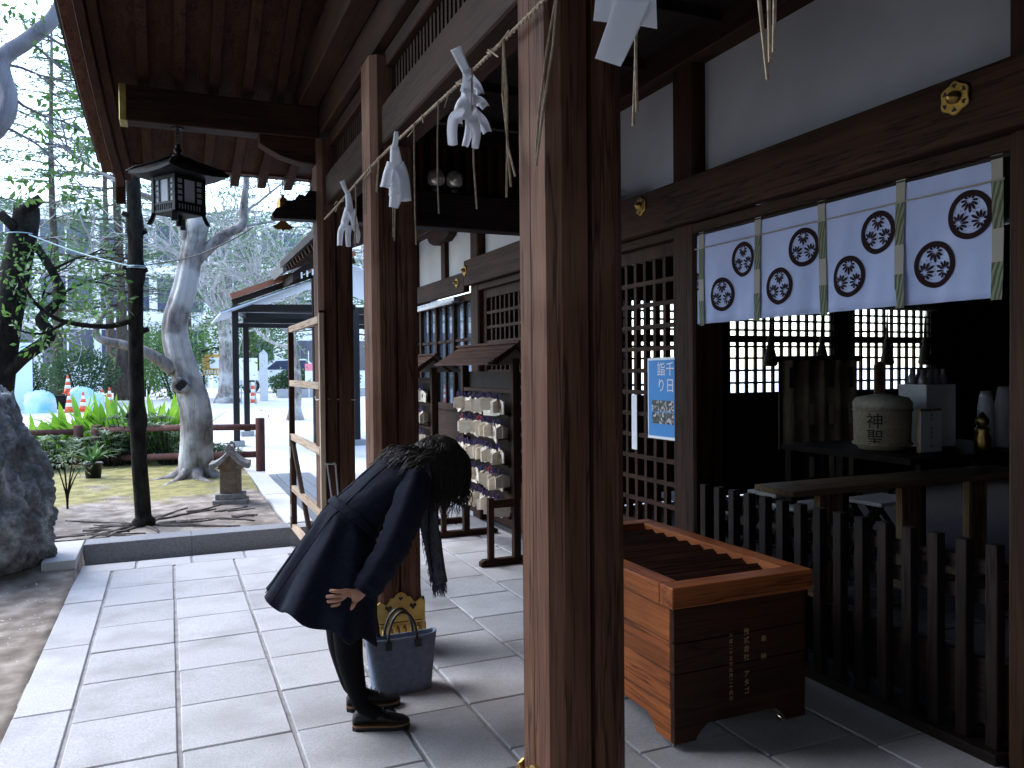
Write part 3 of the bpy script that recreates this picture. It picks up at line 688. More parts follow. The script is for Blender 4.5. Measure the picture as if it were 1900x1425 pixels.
for k in range(4):
    rot = Matrix.Rotation(k*math.pi/2, 4, 'Z')
    def q(b, name, mat, **kw): 
        b.v = [tuple(rot @ Vector(p)) for p in b.v]; return lp_(b, name, mat, **kw)
    q(MB().box(H-.012, H+.012, H-.012, H+.012, .045, .285), 'corner_post', LM)
    q(MB().prism([(-.012, .05), (.012, .05), (.022, .02), (.045, -.025), (.018, -.025), (0, .01)], lambda u, v: (H+u*.7-.012, H+u*.7+.012, v), lambda u, v: (H+u*.7+.012, H+u*.7-.012, v)), 'flared_foot', LM)
    for za, zb in ((.045, .062), (.098, .114), (.262, .285)): q(MB().box(-H, H, H-.008, H+.008, za, zb), 'side_rail', LM)
    fr = MB()
    for i in range(9): x = -H+.02+i*.0222; fr.box(x-.005, x+.005, H-.006, H+.006, .062, .098)
    tag(q(fr, 'slat_frieze', LM), kind='stuff')
    q(MB().box(-H+.01, H-.01, H-.004, H+.0, .066, .26), 'pane', FROST)
    for xa in (-.054, .042): q(MB().box(xa, xa+.012, H-.006, H+.007, .114, .262), 'glazing_bar', LM)
    for i in range(3):
        z = .152 + i*.037
        for xa, xb in ((-H, -.054), (.054, H)): q(MB().box(xa, xb, H-.006, H+.006, z-.005, z+.005), 'glazing_bar', LM)
lp_(MB().box(-H, H, -H, H, .040, .0455), 'bottom_plate', LM)
lp_(MB().tube([(0, 0, .04), (0, 0, -.03)], .022, 8), 'lamp_socket', LM)

# brass wind bell at the eave
wbx, wby = .90, 6.86
wb = thing('wind_bell', 'small gilded brass wind bell hanging from the eave behind the carved nosing', 'bell', (wbx, wby, 2.62))
wp(MB().tube([(wbx+.022*math.cos(a), wby, 2.985+.03*math.sin(a)) for a in [2*math.pi*i/12 for i in range(13)]], .005, 6), 'ring', BRASS, wb)
wp(MB().lathe([(.060, 2.80), (.054, 2.83), (.054, 2.90), (.045, 2.93), (.018, 2.945), (.012, 2.96)], (wbx, wby, 0), 6), 'bell_body', BRASS, wb, bevel=.004)
wp(MB().tube([(wbx, wby, 3.012), (wbx, wby, 3.10)], .005, 6), 'hook', BRASS, wb)
wp(MB().tube([(wbx, wby, 2.80), (wbx, wby, 2.70)], .004, 6), 'clapper_rod', BRASS, wb)
wp(MB().prism([(-.09, .0), (-.05, .02), (-.02, .05), (.02, .05), (.05, .02), (.09, .0), (.05, -.025), (.015, -.02), (0, -.04), (-.015, -.02), (-.05, -.025)], lambda u, v: (wbx+u, wby-.002, 2.70+v), lambda u, v: (wbx+u, wby+.002, 2.70+v)), 'wind_plate', BRASS, wb)

# straw rope along the posts with straw tassels, paper streamers
rope = thing('sacred_rope', 'thin twisted straw rope strung across the porch posts with hanging straw tassels', 'rope', (.97, 3.0, 2.5))
def rpz(y): return 2.508 + .012*math.sin(y*2.1) - .012*math.sin(max(0, y-4.2))
ypts = [.2 + i*.015 for i in range(338)]
for ph in (0, math.pi):
    wp(MB().tube([(.952 + .0036*math.cos(y*330/1.0*.35+ph), y, rpz(y) + .0036*math.sin(y*330*.35+ph)) for y in ypts], .0042, 5), 'rope_strand', ROPE, rope, smooth=True)
for y0, dz, dy, n in ((2.23, .48, -.02, 3), (1.86, .44, .14, 2), (1.50, .48, .0, 2), (1.115, .53, -.04, 2), (1.09, .49, -.03, 1), (2.50, .47, -.04, 1), (2.86, .42, .0, 1), (3.18, .50, -.02, 1), (3.47, .44, .03, 2), (3.78, .16, .03, 2), (4.30, .34, .0, 2), (4.52, .18, -.04, 1), (4.05, .22, .0, 2)):
    for k in range(n):
        jy = rng.uniform(-.02, .02)*k; c = rng.uniform(-.03, .03)
        z = rpz(y0)
        wp(MB().tube([(.945, y0, z), (.942, y0+c+dy*.3, z-dz*.35), (.940, y0+c*.7+dy*.7+jy, z-dz*.7), (.942, y0+dy+jy*2, z-dz*(1-.05*k))], .0035, 5), 'straw', ROPE, rope)
for k in range(14):
    y0 = rng.uniform(2.2, 4.8); z = rpz(y0)
    wp(MB().tube([(.946, y0, z), (.938, y0+rng.uniform(-.05,.05), z+rng.uniform(-.05,.02)), (.935, y0+rng.uniform(-.09,.09), z+rng.uniform(-.08,.015))], .0025, 4), 'loose_straw', ROPE, rope)
def shide(y, z, ppm, strips, label, seed=0):
    """folded paper streamer; strips are ribbons (points right/down of the knot, width) with a soft curl"""
    r2 = random.Random(seed)
    t = thing('paper_streamer', label, 'streamer', (.93, y, z), R(-23), None)
    for q, (pts, wd, curl) in enumerate(strips):
        P = smoothpath2([(a/ppm, -c/ppm) for a, c in pts]); n = len(P); vs_ = []; m_ = 4
        for i, (u, v) in enumerate(P):
            f = i/(n-1); w_ = (wd[0]*(1-f) + wd[1]*f)/ppm
            d = Vector((P[min(n-1, i+1)][0]-P[max(0, i-1)][0], P[min(n-1, i+1)][1]-P[max(0, i-1)][1])); d.normalize()
            for k in range(m_+1):
                e = k/m_-.5
                vs_.append((u - d.y*e*w_, -.004*q + curl*.03*math.sin(f*3.0) + curl*.018*(4*e*e-1) - .01*f, v + d.x*e*w_))
        o = MB().add(vs_, [(i*(m_+1)+k, i*(m_+1)+k+1, (i+1)*(m_+1)+k+1, (i+1)*(m_+1)+k) for i in range(n-1) for k in range(m_)]).build('paper_fold', THINP, t, True)
        md = o.modifiers.new('t', 'SOLIDIFY'); md.thickness = .0006
    return t
def smoothpath2(pts):
    P = [Vector((p[0], p[1], 0)) for p in pts]; out = []
    for i in range(len(P)-1):
        a, b_, c, d = P[max(0, i-1)], P[i], P[i+1], P[min(len(P)-1, i+2)]
        for j in range(5):
            t = j/5; q = .5*((2*b_) + (c-a)*t + (2*a-5*b_+4*c-d)*t*t + (-a+3*b_-3*c+d)*t**3); out.append((q.x, q.y))
    out.append((P[-1].x, P[-1].y)); return out
shide(2.52, rpz(2.5), 555, [([(-18,-42),(-6,-14),(4,8)], (22,14), .1), ([(2,-4),(4,20),(2,42)], (14,26), -.2), ([(8,16),(20,26),(28,48)], (20,14), .8), ([(6,36),(4,62),(8,86)], (26,30), .3),
    ([(2,52),(-10,62),(-16,84),(-14,104)], (20,16), 1.0), ([(12,56),(28,58),(38,74)], (22,14), .9), ([(0,84),(-18,92),(-24,112),(-24,142)], (22,18), -.8), ([(8,88),(6,112),(-2,146)], (20,11), .5),
    ([(14,84),(30,96),(40,122)], (24,16), 1.0), ([(12,96),(20,122),(17,150)], (20,13), -.6)], 'curled white paper streamer hanging clear between the two nearest pillars', 1)
shide(3.45, rpz(3.45), 405, [([(6,-14),(4,6),(2,22)], (8,12), .1), ([(2,12),(4,40),(8,70),(10,100)], (14,38), .5), ([(8,44),(18,70),(22,112)], (22,20), -.5), ([(-2,44),(-10,62),(-16,88)], (20,16), .7), ([(6,84),(4,104),(0,124)], (30,16), .3)],
    'smooth white paper streamer hanging against the brass footed pillar', 2)
shide(4.45, rpz(4.45), 330, [([(-8,-16),(-4,-4),(2,10)], (10,6), .1), ([(2,6),(4,24),(6,42)], (9,16), .3), ([(4,36),(-4,56),(-6,72)], (16,13), .8), ([(8,38),(14,56),(18,76)], (15,12), -.7), ([(-2,62),(-12,76),(-13,104)], (13,9), .8), ([(6,66),(4,84),(4,106)], (12,9), -.5), ([(16,66),(20,84),(19,100)], (11,7), .6)],
    'small fluttering white paper streamer on the rope between the brass footed pillar and the barrier', 3)
sh = thing('paper_streamer', 'broad flat white paper streamer beside the two long straws of the rope', 'streamer', (.93, 1.5, 2.5), R(38))
def flat(pts, nm='paper_fold'):
    o = MB().add(pts, [tuple(range(len(pts)))]).build(nm, THINP, sh); md = o.modifiers.new('t', 'SOLIDIFY'); md.thickness = .0008
flat([(-.004, .05, .0), (-.004, -.02, .0), (-.014, .0, -.26), (-.014, .075, -.235)])
flat([(-.02, .025, -.17), (-.02, -.07, -.20), (-.028, -.075, -.29), (-.028, .03, -.25)])
flat([(-.022, .02, -.205), (-.022, -.065, -.225), (-.03, .0, -.345), (-.03, .062, -.318)])
flat([(-.026, .018, -.21), (-.026, -.058, -.23), (-.033, .005, -.355), (-.033, .064, -.326)])

# timber barrier frame leaning between the corner pillar and the kerb
bf = thing('timber_barrier', 'open timber barrier frame with hinges tied to the corner pillar', 'barrier', (.985, 6.3, .0))
bx0, bx1 = .955, 1.0
wp(MB().box(bx0, bx1, 7.05, 7.10, .136, 1.88), 'stile', WZ, bf, bevel=.003)
wp(MB().box(bx0, bx1, 7.0, 7.049, .15, .95), 'stile', WZ, bf, bevel=.003)
wp(MB().box(bx0+.005, bx1-.005, 5.565, 5.605, .02, 1.90), 'stile', PALEW[2], bf, bevel=.003)
wp(MB().box(bx0+.012, bx1+.02, 5.607, 5.64, .02, 1.92), 'stile', WZ, bf, bevel=.003)
for z, h in ((1.83, .05), (1.37, .05), (.91, .05), (.47, .05), (.135, .05)):
    wp(MB().box(bx0+.002, bx1-.002, 5.606, 7.049, z, z+h), 'rail', PALEW[1], bf, bevel=.002)
wp(MB().bar((.975, 7.0, .88), (.975, 6.1, .20), .03, .045), 'brace', WZ, bf)
for z in (.80, .30): wp(MB().box(bx0-.004, bx0-.001, 7.0, 7.06, z-.05, z+.05), 'hinge', STEEL, bf)
CORD = plain('white_cord', (.6,.58,.52), .8)
wp(MB().tube([(.985, 5.60, 1.33), (.972, 5.66, 1.30), (.975, 5.80, 1.29), (.98, 5.88, 1.31)], .004, 5), 'tie_cord', CORD, bf)
wp(MB().tube([(.982, 5.58, 1.335), (1.02, 5.64, 1.30), (1.12, 5.643, 1.295), (1.225, 5.645, 1.29)], .004, 5), 'tie_cord', CORD, bf)
# small wire stand behind the woman by the corner pillar
ws = thing('wire_stand', 'thin bent steel wire stand leaning at the corner pillar', 'stand', (1.1, 5.5, 0))
for dx in (0, .07): wp(MB().tube([(1.06+dx, 5.5, .0), (1.04+dx*.5, 5.5, .45), (.99+dx*.8, 5.5, .86), (.97+dx*.8, 5.44, .87)], .006, 6), 'wire_leg', STEEL, ws, smooth=True)
wp(MB().tube([(.965, 5.44, .87), (1.035, 5.44, .865)], .006, 6), 'wire_bar', STEEL, ws)
# ------------------------------------------------------------------ votive plaque racks
EMA = surf('pale_votive_wood', (.62,.55,.44), (.78,.71,.60), 6, .8, bmp=.05, var=.16, asp=(1,1,6))
m, nt, bs = newmat('ink_written_wood')
wv = N(nt, 'ShaderNodeTexNoise'); wv.inputs['Scale'].default_value = 1; wv.inputs['Detail'].default_value = 2
nt.links.new(coords(nt, (1, 260, 110)), wv.inputs['Vector'])
nt.links.new(ramp(nt, wv.outputs[0], [(.36, (.20,.17,.14)), (.46, (.60,.53,.42))]), bs.inputs['Base Color']); bs.inputs['Roughness'].default_value = .8
SCRIPT = m
CORDP = plain('dark_purple_cord', (.035,.022,.085), .85)
CORDR = plain('red_cord', (.45,.03,.03), .8)
BLUET = plain('blue_plastic', (.02,.12,.62), .4)
EW, EH = .145, .105
em = MB().prism([(-EW/2, -EH), (EW/2, -EH), (EW/2, -.022), (0, 0), (-EW/2, -.022)], lambda u, v: (-.004, u, v), lambda u, v: (.004, u, v))
em_me = em.mesh('votive_plaque', EMA)
wr_me = MB().add([(-.0048, -.045, -.03), (-.0048, .045, -.03), (-.0048, .045, -.075), (-.0048, -.045, -.075)], [(0,1,2,3)]).mesh('ink_writing', SCRIPT)
st_me = MB().add([(-.0048, -.012, -.035), (-.0048, .012, -.035), (-.0048, .012, -.07), (-.0048, -.012, -.07)], [(0,1,2,3)]).mesh('black_stamp', plain('black_stamp', (.05,.04,.035), .8))
cm = MB().tube([(0, -.006, -.012), (-.004, -.01, .02), (-.006, 0, .045)], .0035, 5); cm.tube([(0, .006, -.012), (-.004, .012, .02), (-.006, 0, .045)], .0035, 5)
cm.tube([(-.006, 0, .04), (-.016, .018, .03), (-.018, .02, .0)], .003, 5); cm.tube([(-.006, 0, .04), (-.016, -.02, .028), (-.016, -.026, .004)], .003, 5)
cd_me = cm.mesh('cord', CORDP); cr_me = cm.mesh('cord', CORDR)
def ema(x, y, z, rz, tilt, label, group, wide=1.0):
    o = place('votive_plaque', em_me, None, 0, 1, (x, y, z), (tilt, 0, rz), (1, wide, wide)); tag(o, label, 'plaque', group)
    k = rng.random()
    if abs(rz) < .7: place('ink_writing' if k < .5 else 'black_stamp', wr_me if k < .5 else st_me, o)
    place('cord', cr_me if rng.random() < .04 else cd_me, o)
ROWN = ('top', 'second', 'middle', 'fourth', 'lowest')
def rack(name_label, xr, y0, y1, rows, ztop, group, elabel, near_posts):
    t = thing('plaque_rack', name_label, 'rack', (xr, (y0+y1)/2, 0))
    W = WZ
    zr = ztop
    for y in (y0, y1):
        wp(MB().box(xr-.028, xr+.028, y-.028, y+.028, .05, zr-.10), 'post', WZ, t, bevel=.003)
        wp(MB().prism([(-.30, .0), (.30, .0), (.30, .035), (.27, .052), (-.27, .052), (-.30, .035)], lambda u, v: (xr+u, y-.03, v), lambda u, v: (xr+u, y+.03, v)), 'sled_foot', WX, t, bevel=.002)
        wp(MB().box(xr-.235, xr-.19, y-.022, y+.022, .052, .52), 'short_post', WZ, t, bevel=.003)
        wp(MB().box(xr-.19, xr-.028, y-.015, y+.015, .44, .50), 'stay', WX, t)
        # gable piece
        wp(MB().prism([(-.19, zr-.14), (-.16, zr-.15), (0, zr-.03), (.16, zr-.15), (.19, zr-.14), (0, zr-.0)], lambda u, v: (xr+u, y-.02, v), lambda u, v: (xr+u, y+.02, v)), 'gable', WX, t)
    wp(MB().box(xr+.03, xr+.045, y0, y1, .50, zr-.2), 'back_board', DARK[2], t)
    for k in range(5):          # stepped shingle courses each side
        for s in (-1, 1):
            a0, a1 = k/5, (k+1)/5 + .03
            p = [(s*.25*a, zr + .012 - .155*a + (.012 if False else 0)) for a in (a0, a1)]
            up = .016 - .002*k
            wp(MB().add([(xr+p[0][0], y0-.09, p[0][1]), (xr+p[0][0], y1+.09, p[0][1]), (xr+p[1][0], y1+.09, p[1][1]), (xr+p[1][0], y0-.09, p[1][1]),
                         (xr+p[0][0], y0-.09, p[0][1]+.004+up*.3), (xr+p[0][0], y1+.09, p[0][1]+.004+up*.3), (xr+p[1][0], y1+.09, p[1][1]+.014), (xr+p[1][0], y0-.09, p[1][1]+.014)],
                        [(0,1,2,3),(7,6,5,4),(0,4,5,1),(1,5,6,2),(2,6,7,3),(3,7,4,0)]), 'roof_board', RW[1], t)
    wp(MB().box(xr-.03, xr+.03, y0-.14, y1+.14, zr+.016, zr+.034), 'ridge_board', RW[1], t)
    for r_, z in enumerate(rows):
        rl = f'{elabel}, {ROWN[r_]} row'; group_ = f'{group}, {ROWN[r_]} row'
        wp(MB().box(xr-.02, xr+.03, y0+.028, y1-.028, z+.045, z+.075), 'hanging_rail', WY, t)
        wp(MB().box(xr-.05, xr+.03, y0+.028, y1-.028, z-.135, z-.12), 'shelf_rail', WY, t)
        y = y0 + .075
        while y < y1 - .08:
            k = rng.random()
            x = xr - .042 - rng.uniform(0, .03)
            if k < .5:
                ema(x-.018, y+.03, z+.0+rng.uniform(-.02,.012), rng.uniform(-.35,.35), rng.uniform(-.25,.25), rl, group_, rng.uniform(.95, 1.25)); y += rng.uniform(.055, .09)
            else:
                ema(x-.03, y, z+rng.uniform(-.015,.012), rng.choice((-1, 1))*rng.uniform(.9, 1.4), rng.uniform(-.08,.08), rl, group_); y += rng.uniform(.018, .028)
    return t
rack('small roofed timber rack crowded with votive plaques nearest the main pillar', 2.45, 5.62, 6.75, (1.265, 1.07, .87, .67, .47), 1.68, 'plaques on the roofed rack', 'pale wooden votive plaque with dark cord hanging on the nearer roofed rack', True)
rack('second timber plaque rack standing behind the roofed one by the wing windows', 2.35, 7.35, 8.6, (1.32, 1.10, .87), 1.62, 'plaques on the rear rack', 'pale wooden votive plaque hanging on the rear rack by the windows', False)

# ------------------------------------------------------------------ inside the hall
tb = thing('long_counter', 'plain pine counter table with slatted legs inside the hall behind the picket fence', 'table', (4.4, 3.95, 0))
wp(MB().box(3.47, 5.7, 3.75, 4.10, .70, .74), 'table_top', PINE[0], tb, bevel=.004)
for x in (3.78, 4.50, 5.15):
    for k in range(4): wp(MB().box(x+k*.05, x+k*.05+.034, 3.85, 3.90, .05, .699), 'leg_slat', PINE[2], tb)
    wp(MB().box(x-.02, x+.22, 3.84, 4.04, .0, .05), 'leg_base', PINE[0], tb)
STOOLTOP = plain('white_stool_canvas', (.62,.61,.58), .8)
def stool(x, y, rz):
    t = thing('folding_stool', 'white topped folding stool with crossed black legs behind the pine counter', 'stool', (x, y, 0), rz, 'folding stools in the hall')
    MB().box(-.24, .24, -.17, .17, .425, .455).build('seat', STOOLTOP, t, False, .006)
    for s in (-1, 1):
        MB().bar((-.20, s*.15, .0), (.20, s*.15, .425), .025, .03).build('leg', BLACKM, t)
        MB().bar((.20, s*.12, .0), (-.20, s*.12, .425), .025, .03).build('leg', BLACKM, t)
    for x_ in (-.20, .20): MB().bar((x_, -.15, .02), (x_, .15, .02), .022, .022).build('cross_bar', BLACKM, t)
for x, y in ((3.75, 4.75), (4.45, 4.62), (5.15, 4.6), (4.75, 5.25), (5.6, 5.2), (3.95, 5.45)): stool(x, y, rng.uniform(-.15, .15))
# standing curtain screen with hanging ribbons
KC = surf('faded_painted_silk', (.20,.155,.095), (.36,.29,.19), 3.5, .85, lo=.4, hi=.6)
KC2 = plain('dark_lower_silk', (.02,.016,.018), .9)
ks = thing('curtain_screen', 'standing cloth curtain screen with patterned top and hanging ribbons inside the hall', 'screen', (5.25, 5.36, 0), R(-8))
for z0, z1, mt in ((.78, 1.55, KC), (.10, .78, KC2)):
    n = 30; vs_ = [(-.40 + .80*k/n, .03*math.sin(k*1.05), z) for z in (z0, z1) for k in range(n+1)]
    o = MB().add(vs_, [(k, k+1, n+2+k, n+1+k) for k in range(n)]).build('hanging_cloth', mt, ks, True); md = o.modifiers.new('t', 'SOLIDIFY'); md.thickness = .004
for s in (-1, 1): MB().tube([(s*.36, .03, 0), (s*.36, .03, 1.55)], .014, 8).build('stand_pole', DARK[2], ks)
MB().prism([(-.47, .0), (-.44, .035), (.44, .035), (.47, .0), (.42, -.02), (-.42, -.02)], lambda u, v: (u, .015, 1.555+v), lambda u, v: (u, .045, 1.555+v)).build('cross_arm', DARK[0], ks)
MB().box(-.42, .42, -.12, .18, 0, .06).build('stand_base', DARK[0], ks)
for k in range(4):
    x = -.30 + k*.20
    for j, z in enumerate((1.40, 1.08, .62, .25)):
        MB().box(x-.022, x+.022, -.045, -.040, z-.09, z+.09).build('ribbon', plain('ribbon_tan', (.34,.30,.20), .85) if j else KC2, ks)
# rolled bamboo blinds with tassels in front of the lattice windows
BL = surf('rolled_bamboo_blind', (.02,.016,.01), (.05,.04,.02), 40, .8)
for x0, x1 in ((6.0, 7.58), (7.94, 9.28)):
    t = thing('rolled_blind', f'dark rolled bamboo blind with hanging tassels at the bright lattice window {"above the curtain screen" if x0 < 7 else "above the sake barrel"}', 'blind', ((x0+x1)/2, 7.4, 2.1), group='rolled blinds at the lattice windows')
    wp(MB().tube([(x0, 7.40, 2.30), (x1, 7.40, 2.30)], .10, 12), 'roll', BL, t, smooth=True)
    for f in (.30, .80):
        x = x0 + (x1-x0)*f
        wp(MB().lathe([(.06, 1.50), (.085, 1.53), (.07, 1.62), (.045, 1.72), (.03, 1.78), (.045, 1.80), (.02, 1.86), (.006, 2.2)], (x, 7.36, 0), 12), 'tassel', BL, t, smooth=True)
# altar table with offerings
at_ = thing('offering_table', 'dark table carrying the sake barrel and offerings inside the hall', 'table', (4.95, 3.95, 0))
wp(MB().box(4.28, 5.75, 3.6, 4.75, .87, .91), 'table_top', DARK[0], at_)
for x in (4.33, 5.70):
    for y in (4.2, 4.70): wp(MB().box(x-.03, x+.03, y-.03, y+.03, 0, .87), 'leg', DARK[2], at_)
STRAWB = surf('straw_wrapped_barrel', (.30,.25,.17), (.45,.39,.28), 50, .9, bmp=.3, bdist=.004)
bx, by = 4.62, 4.12
bl = thing('sake_barrel', 'straw wrapped sake barrel with bold black characters on the dark table', 'barrel', (bx, by, .91))
wp(MB().lathe([(.15, .911), (.185, .96), (.19, 1.16), (.185, 1.20)], (bx, by, 0), 28), 'barrel_body', STRAWB, bl, smooth=True)
wp(MB().lathe([(.192, 1.20), (.195, 1.24), (.17, 1.275), (.05, 1.30), (.01, 1.30)], (bx, by, 0), 28), 'straw_lid', surf('pale_straw_lid', (.40,.37,.28), (.58,.54,.43), 30, .85), bl, smooth=True)
for z in (.955, 1.19): wp(MB().lathe([(.19, z-.012), (.2, z), (.19, z+.012)], (bx, by, 0), 28, False), 'rope_band', ROPE, bl, smooth=True)
BLK = plain('black_ink', (.012,.011,.011), .8)
def barrel_map(u, v):
    a = R(-152) + u/.195; return (bx + .196*math.cos(a), by + .196*math.sin(a), v)
wp(column_text('神聖', .115, .112, lambda u, v: barrel_map(u, 1.075+v)), 'lettering', BLK, bl)
ct = thing('offering_card', 'white card with small handwriting propped in front of the sake barrel', 'card', (4.70, 3.80, .91))
wp(MB().box(4.60, 4.80, 3.79, 3.795, .915, 1.19), 'card', PAPER, ct)
wp(column_text('奉納 御神酒一樽', .026, .03, lambda u, v: (4.70+u, 3.788, 1.155+v)), 'lettering', BLK, ct)
wp(MB().box(4.60, 4.80, 3.796, 3.82, .911, 1.205), 'card_stand', PINE[2], ct)
sg = thing('wooden_plaque_sign', 'pale upright wooden sign with black writing standing behind the barrel', 'sign', (4.86, 4.35, .91))
wp(MB().prism([(-.05, .911), (.05, .911), (.05, 1.50), (0, 1.53), (-.05, 1.50)], lambda u, v: (4.86+u, 4.35, v), lambda u, v: (4.86+u, 4.365, v)), 'sign_board', PINE[2], sg)
wp(column_text('奉献', .05, .06, lambda u, v: (4.86+u, 4.348, 1.42+v)), 'lettering', BLK, sg)
CARD = plain('white_carton', (.66,.66,.68), .7)
BOT = plain('bottle_glass', (.25,.22,.24), .1, 0, spec=.8)
cx, cy = 5.10, 4.15
bc = thing('bottle_carton', 'white carton holding several bottles beside the sake barrel', 'carton', (cx, cy, .91))
wp(MB().box(cx-.15, cx+.15, cy-.12, cy+.12, .911, 1.36), 'carton', CARD, bc, bevel=.004)
for i in range(4):
    for j in range(2): wp(MB().lathe([(.03, 1.30), (.03, 1.40), (.014, 1.44), (.014, 1.47), (.003, 1.47)], (cx-.105+i*.07, cy-.05+j*.09, 0), 10), 'bottle_top', BOT, bc, smooth=True)
for i, (x, y, h) in enumerate(((5.32, 3.85, .40), (5.46, 3.82, .43), (5.60, 3.86, .42))):
    t = thing('paper_sack', 'white wrapped paper sack standing at the end of the offering table', 'sack', (x, y, .91), group='white wrapped sacks on the offering table')
    wp(MB().loft([[Vector((x+math.cos(a)*rx, y+math.sin(a)*ry, .911+z)) for a in [2*math.pi*k/12 for k in range(12)]] for z, rx, ry in ((0, .065, .05), (.1, .07, .055), (h*.7, .065, .05), (h*.9, .05, .04), (h, .055, .012))]), 'sack', CARD, t, smooth=True)
gx_, gy_ = 5.05, 3.68
gd = thing('brass_finial_jar', 'small gilded brass jar with lotus knob on the offering table', 'jar', (gx_, gy_, .91))
wp(MB().lathe([(.04, .911), (.05, .93), (.055, 1.0), (.04, 1.04), (.05, 1.06), (.03, 1.08)], (gx_, gy_, 0), 16), 'jar_body', BRASS, gd, smooth=True)
wp(MB().lathe([(.02, 1.08), (.042, 1.10), (.042, 1.13), (.02, 1.16), (.004, 1.18)], (gx_, gy_, 0), 16), 'lotus_knob', BRASS, gd, smooth=True)
# ------------------------------------------------------------------ woman bowing, tote bag
YC = 3.385
COAT = surf('navy_black_wool', (.005,.0075,.017), (.010,.014,.030), 60, .92, bmp=.25, bdist=.002, spec=.2)
TIGHTS = plain('black_tights', (.006,.006,.007), .9, spec=.1)
SKIN = surf('skin', (.48,.25,.17), (.58,.32,.23), 12, .5, bmp=.05)
HAIRM = surf('black_brown_hair', (.005,.004,.004), (.014,.010,.009), 40, .45, bmp=.1, spec=.4)
SCARF = surf('charcoal_knit_scarf', (.035,.037,.050), (.085,.09,.11), 50, .95, bmp=.4, bdist=.003, spec=.1)
LEATHER = surf('black_shoe_leather', (.007,.007,.008), (.014,.014,.016), 30, .5, bmp=.15, bdist=.002, spec=.3)
SOLE = plain('brown_sole_edge', (.20,.10,.045), .6)
wm = thing('person', 'person in a dark navy belted coat and black tights bowing deeply before the offering box', 'person', (.72, YC, 0))
# body: one skinned surface
V = []; E_ = []; Rd = []
def jv(p, r, par=None):
    V.append(p); Rd.append(r)
    if par is not None: E_.append((par, len(V)-1))
    return len(V)-1
pel = jv((.69, YC, .83), (.115, .13))
sp1 = jv((.76, YC, .915), (.10, .12), pel); sp2 = jv((.86, YC, .985), (.105, .13), sp1); nb = jv((.955, YC, 1.04), (.075, .09), sp2)
nk = jv((1.01, YC, 1.055), (.05, .05), nb); h1 = jv((1.06, YC, 1.055), (.075, .075), nk); h2 = jv((1.12, YC, 1.05), (.09, .085), h1); h3 = jv((1.165, YC, 1.03), (.06, .06), h2)
fc = jv((1.105, YC, .965), (.055, .06), h2); ns = jv((1.115, YC, .905), (.014, .012), fc)
for s in (-1, 1):
    hp_ = jv((.675, YC+s*.08, .78), (.085, .085), pel); kn = jv((.668, YC+s*.088, .43), (.068, .064), hp_)
    ca = jv((.674, YC+s*.092, .30), (.060, .056), kn); an = jv((.715, YC+s*.10, .10), (.036, .036), ca); ft = jv((.80, YC+s*.11 - .02, .05), (.032, .03), an)
    sh_ = jv((.945, YC+s*.15, 1.02), (.052, .05), nb); el = jv((.85, YC+s*.20, .80), (.038, .038), sh_); wr = jv((.70, YC+s*.215, .605), (.022, .026), el)
    pm = jv((.662, YC+s*.225, .603), (.014, .030), wr); pm2 = jv((.635, YC+s*.226, .602), (.013, .034), pm)
    if s == -1:
        for z0, xe, ze, r_ in ((.624, .570, .632, .0085), (.609, .556, .609, .009), (.594, .560, .588, .0085), (.580, .575, .568, .0075)):
            k0 = jv((.620, YC+s*.230, z0), (r_*1.1, r_*1.1), pm2); k1 = jv(((.620+xe)/2, YC+s*.236, (z0+ze)/2+.001), (r_, r_), k0); jv((xe, YC+s*.222, ze), (r_*.8, r_*.8), k1)
        t0 = jv((.668, YC+s*.236, .578), (.011, .011), pm); t1 = jv((.655, YC+s*.243, .558), (.0095, .0095), t0); jv((.638, YC+s*.238, .548), (.008, .008), t1)
me = bpy.data.meshes.new('body'); me.from_pydata(V, E_, []); bo = bpy.data.objects.new('body', me); col.objects.link(bo)
sm = bo.modifiers.new('skin', 'SKIN'); sm.use_smooth_shade = True
for i, sv in enumerate(me.skin_vertices[0].data): sv.radius = Rd[i]; sv.use_root = (i == 0)
ss = bo.modifiers.new('sub', 'SUBSURF'); ss.levels = 2; ss.render_levels = 2
bpy.context.view_layer.update()
bm_ = bpy.data.meshes.new_from_object(bo.evaluated_get(bpy.context.evaluated_depsgraph_get()))
bpy.data.objects.remove(bo)
bm_.materials.clear(); bm_.materials.append(SKIN); bm_.materials.append(TIGHTS)
for p in bm_.polygons:
    c = p.center; p.material_index = 1 if (c.z < .8 and not (c.y < YC-.16 and c.z > .5)) else 0
    p.use_smooth = True
o = place('body', bm_, wm); o.matrix_parent_inverse = Matrix.Translation(-Vector(wm.location))
# coat
keys = [(.352,.572,.81,.355,.265),(.44,.70,.80,.47,.225),(.525,.82,.815,.60,.195),(.585,.905,.82,.72,.165),(.628,.947,.808,.785,.140),(.70,1.00,.85,.85,.155),
        (.79,1.075,.92,.885,.172),(.87,1.122,.99,.925,.182),(.94,1.135,1.03,.97,.155),(.985,1.125,1.05,1.01,.085),(1.01,1.115,1.06,1.045,.062)]
def cr(i, t):
    p = [keys[max(0, min(len(keys)-1, i+k))] for k in (-1, 0, 1, 2)]
    return [.5*((2*b_) + (c-a)*t + (2*a-5*b_+4*c-d)*t*t + (-a+3*b_-3*c+d)*t**3) for a, b_, c, d in zip(*p)]
rings = []; NS = 96
for i in range(len(keys)-1):
    for j in range(6):
        t = j/6; bx_, bz, fx, fz, wd = cr(i, t); s = i + t
        rings.append((bx_, bz, fx, fz, wd, s))
rings.append((*keys[-1], len(keys)-1))
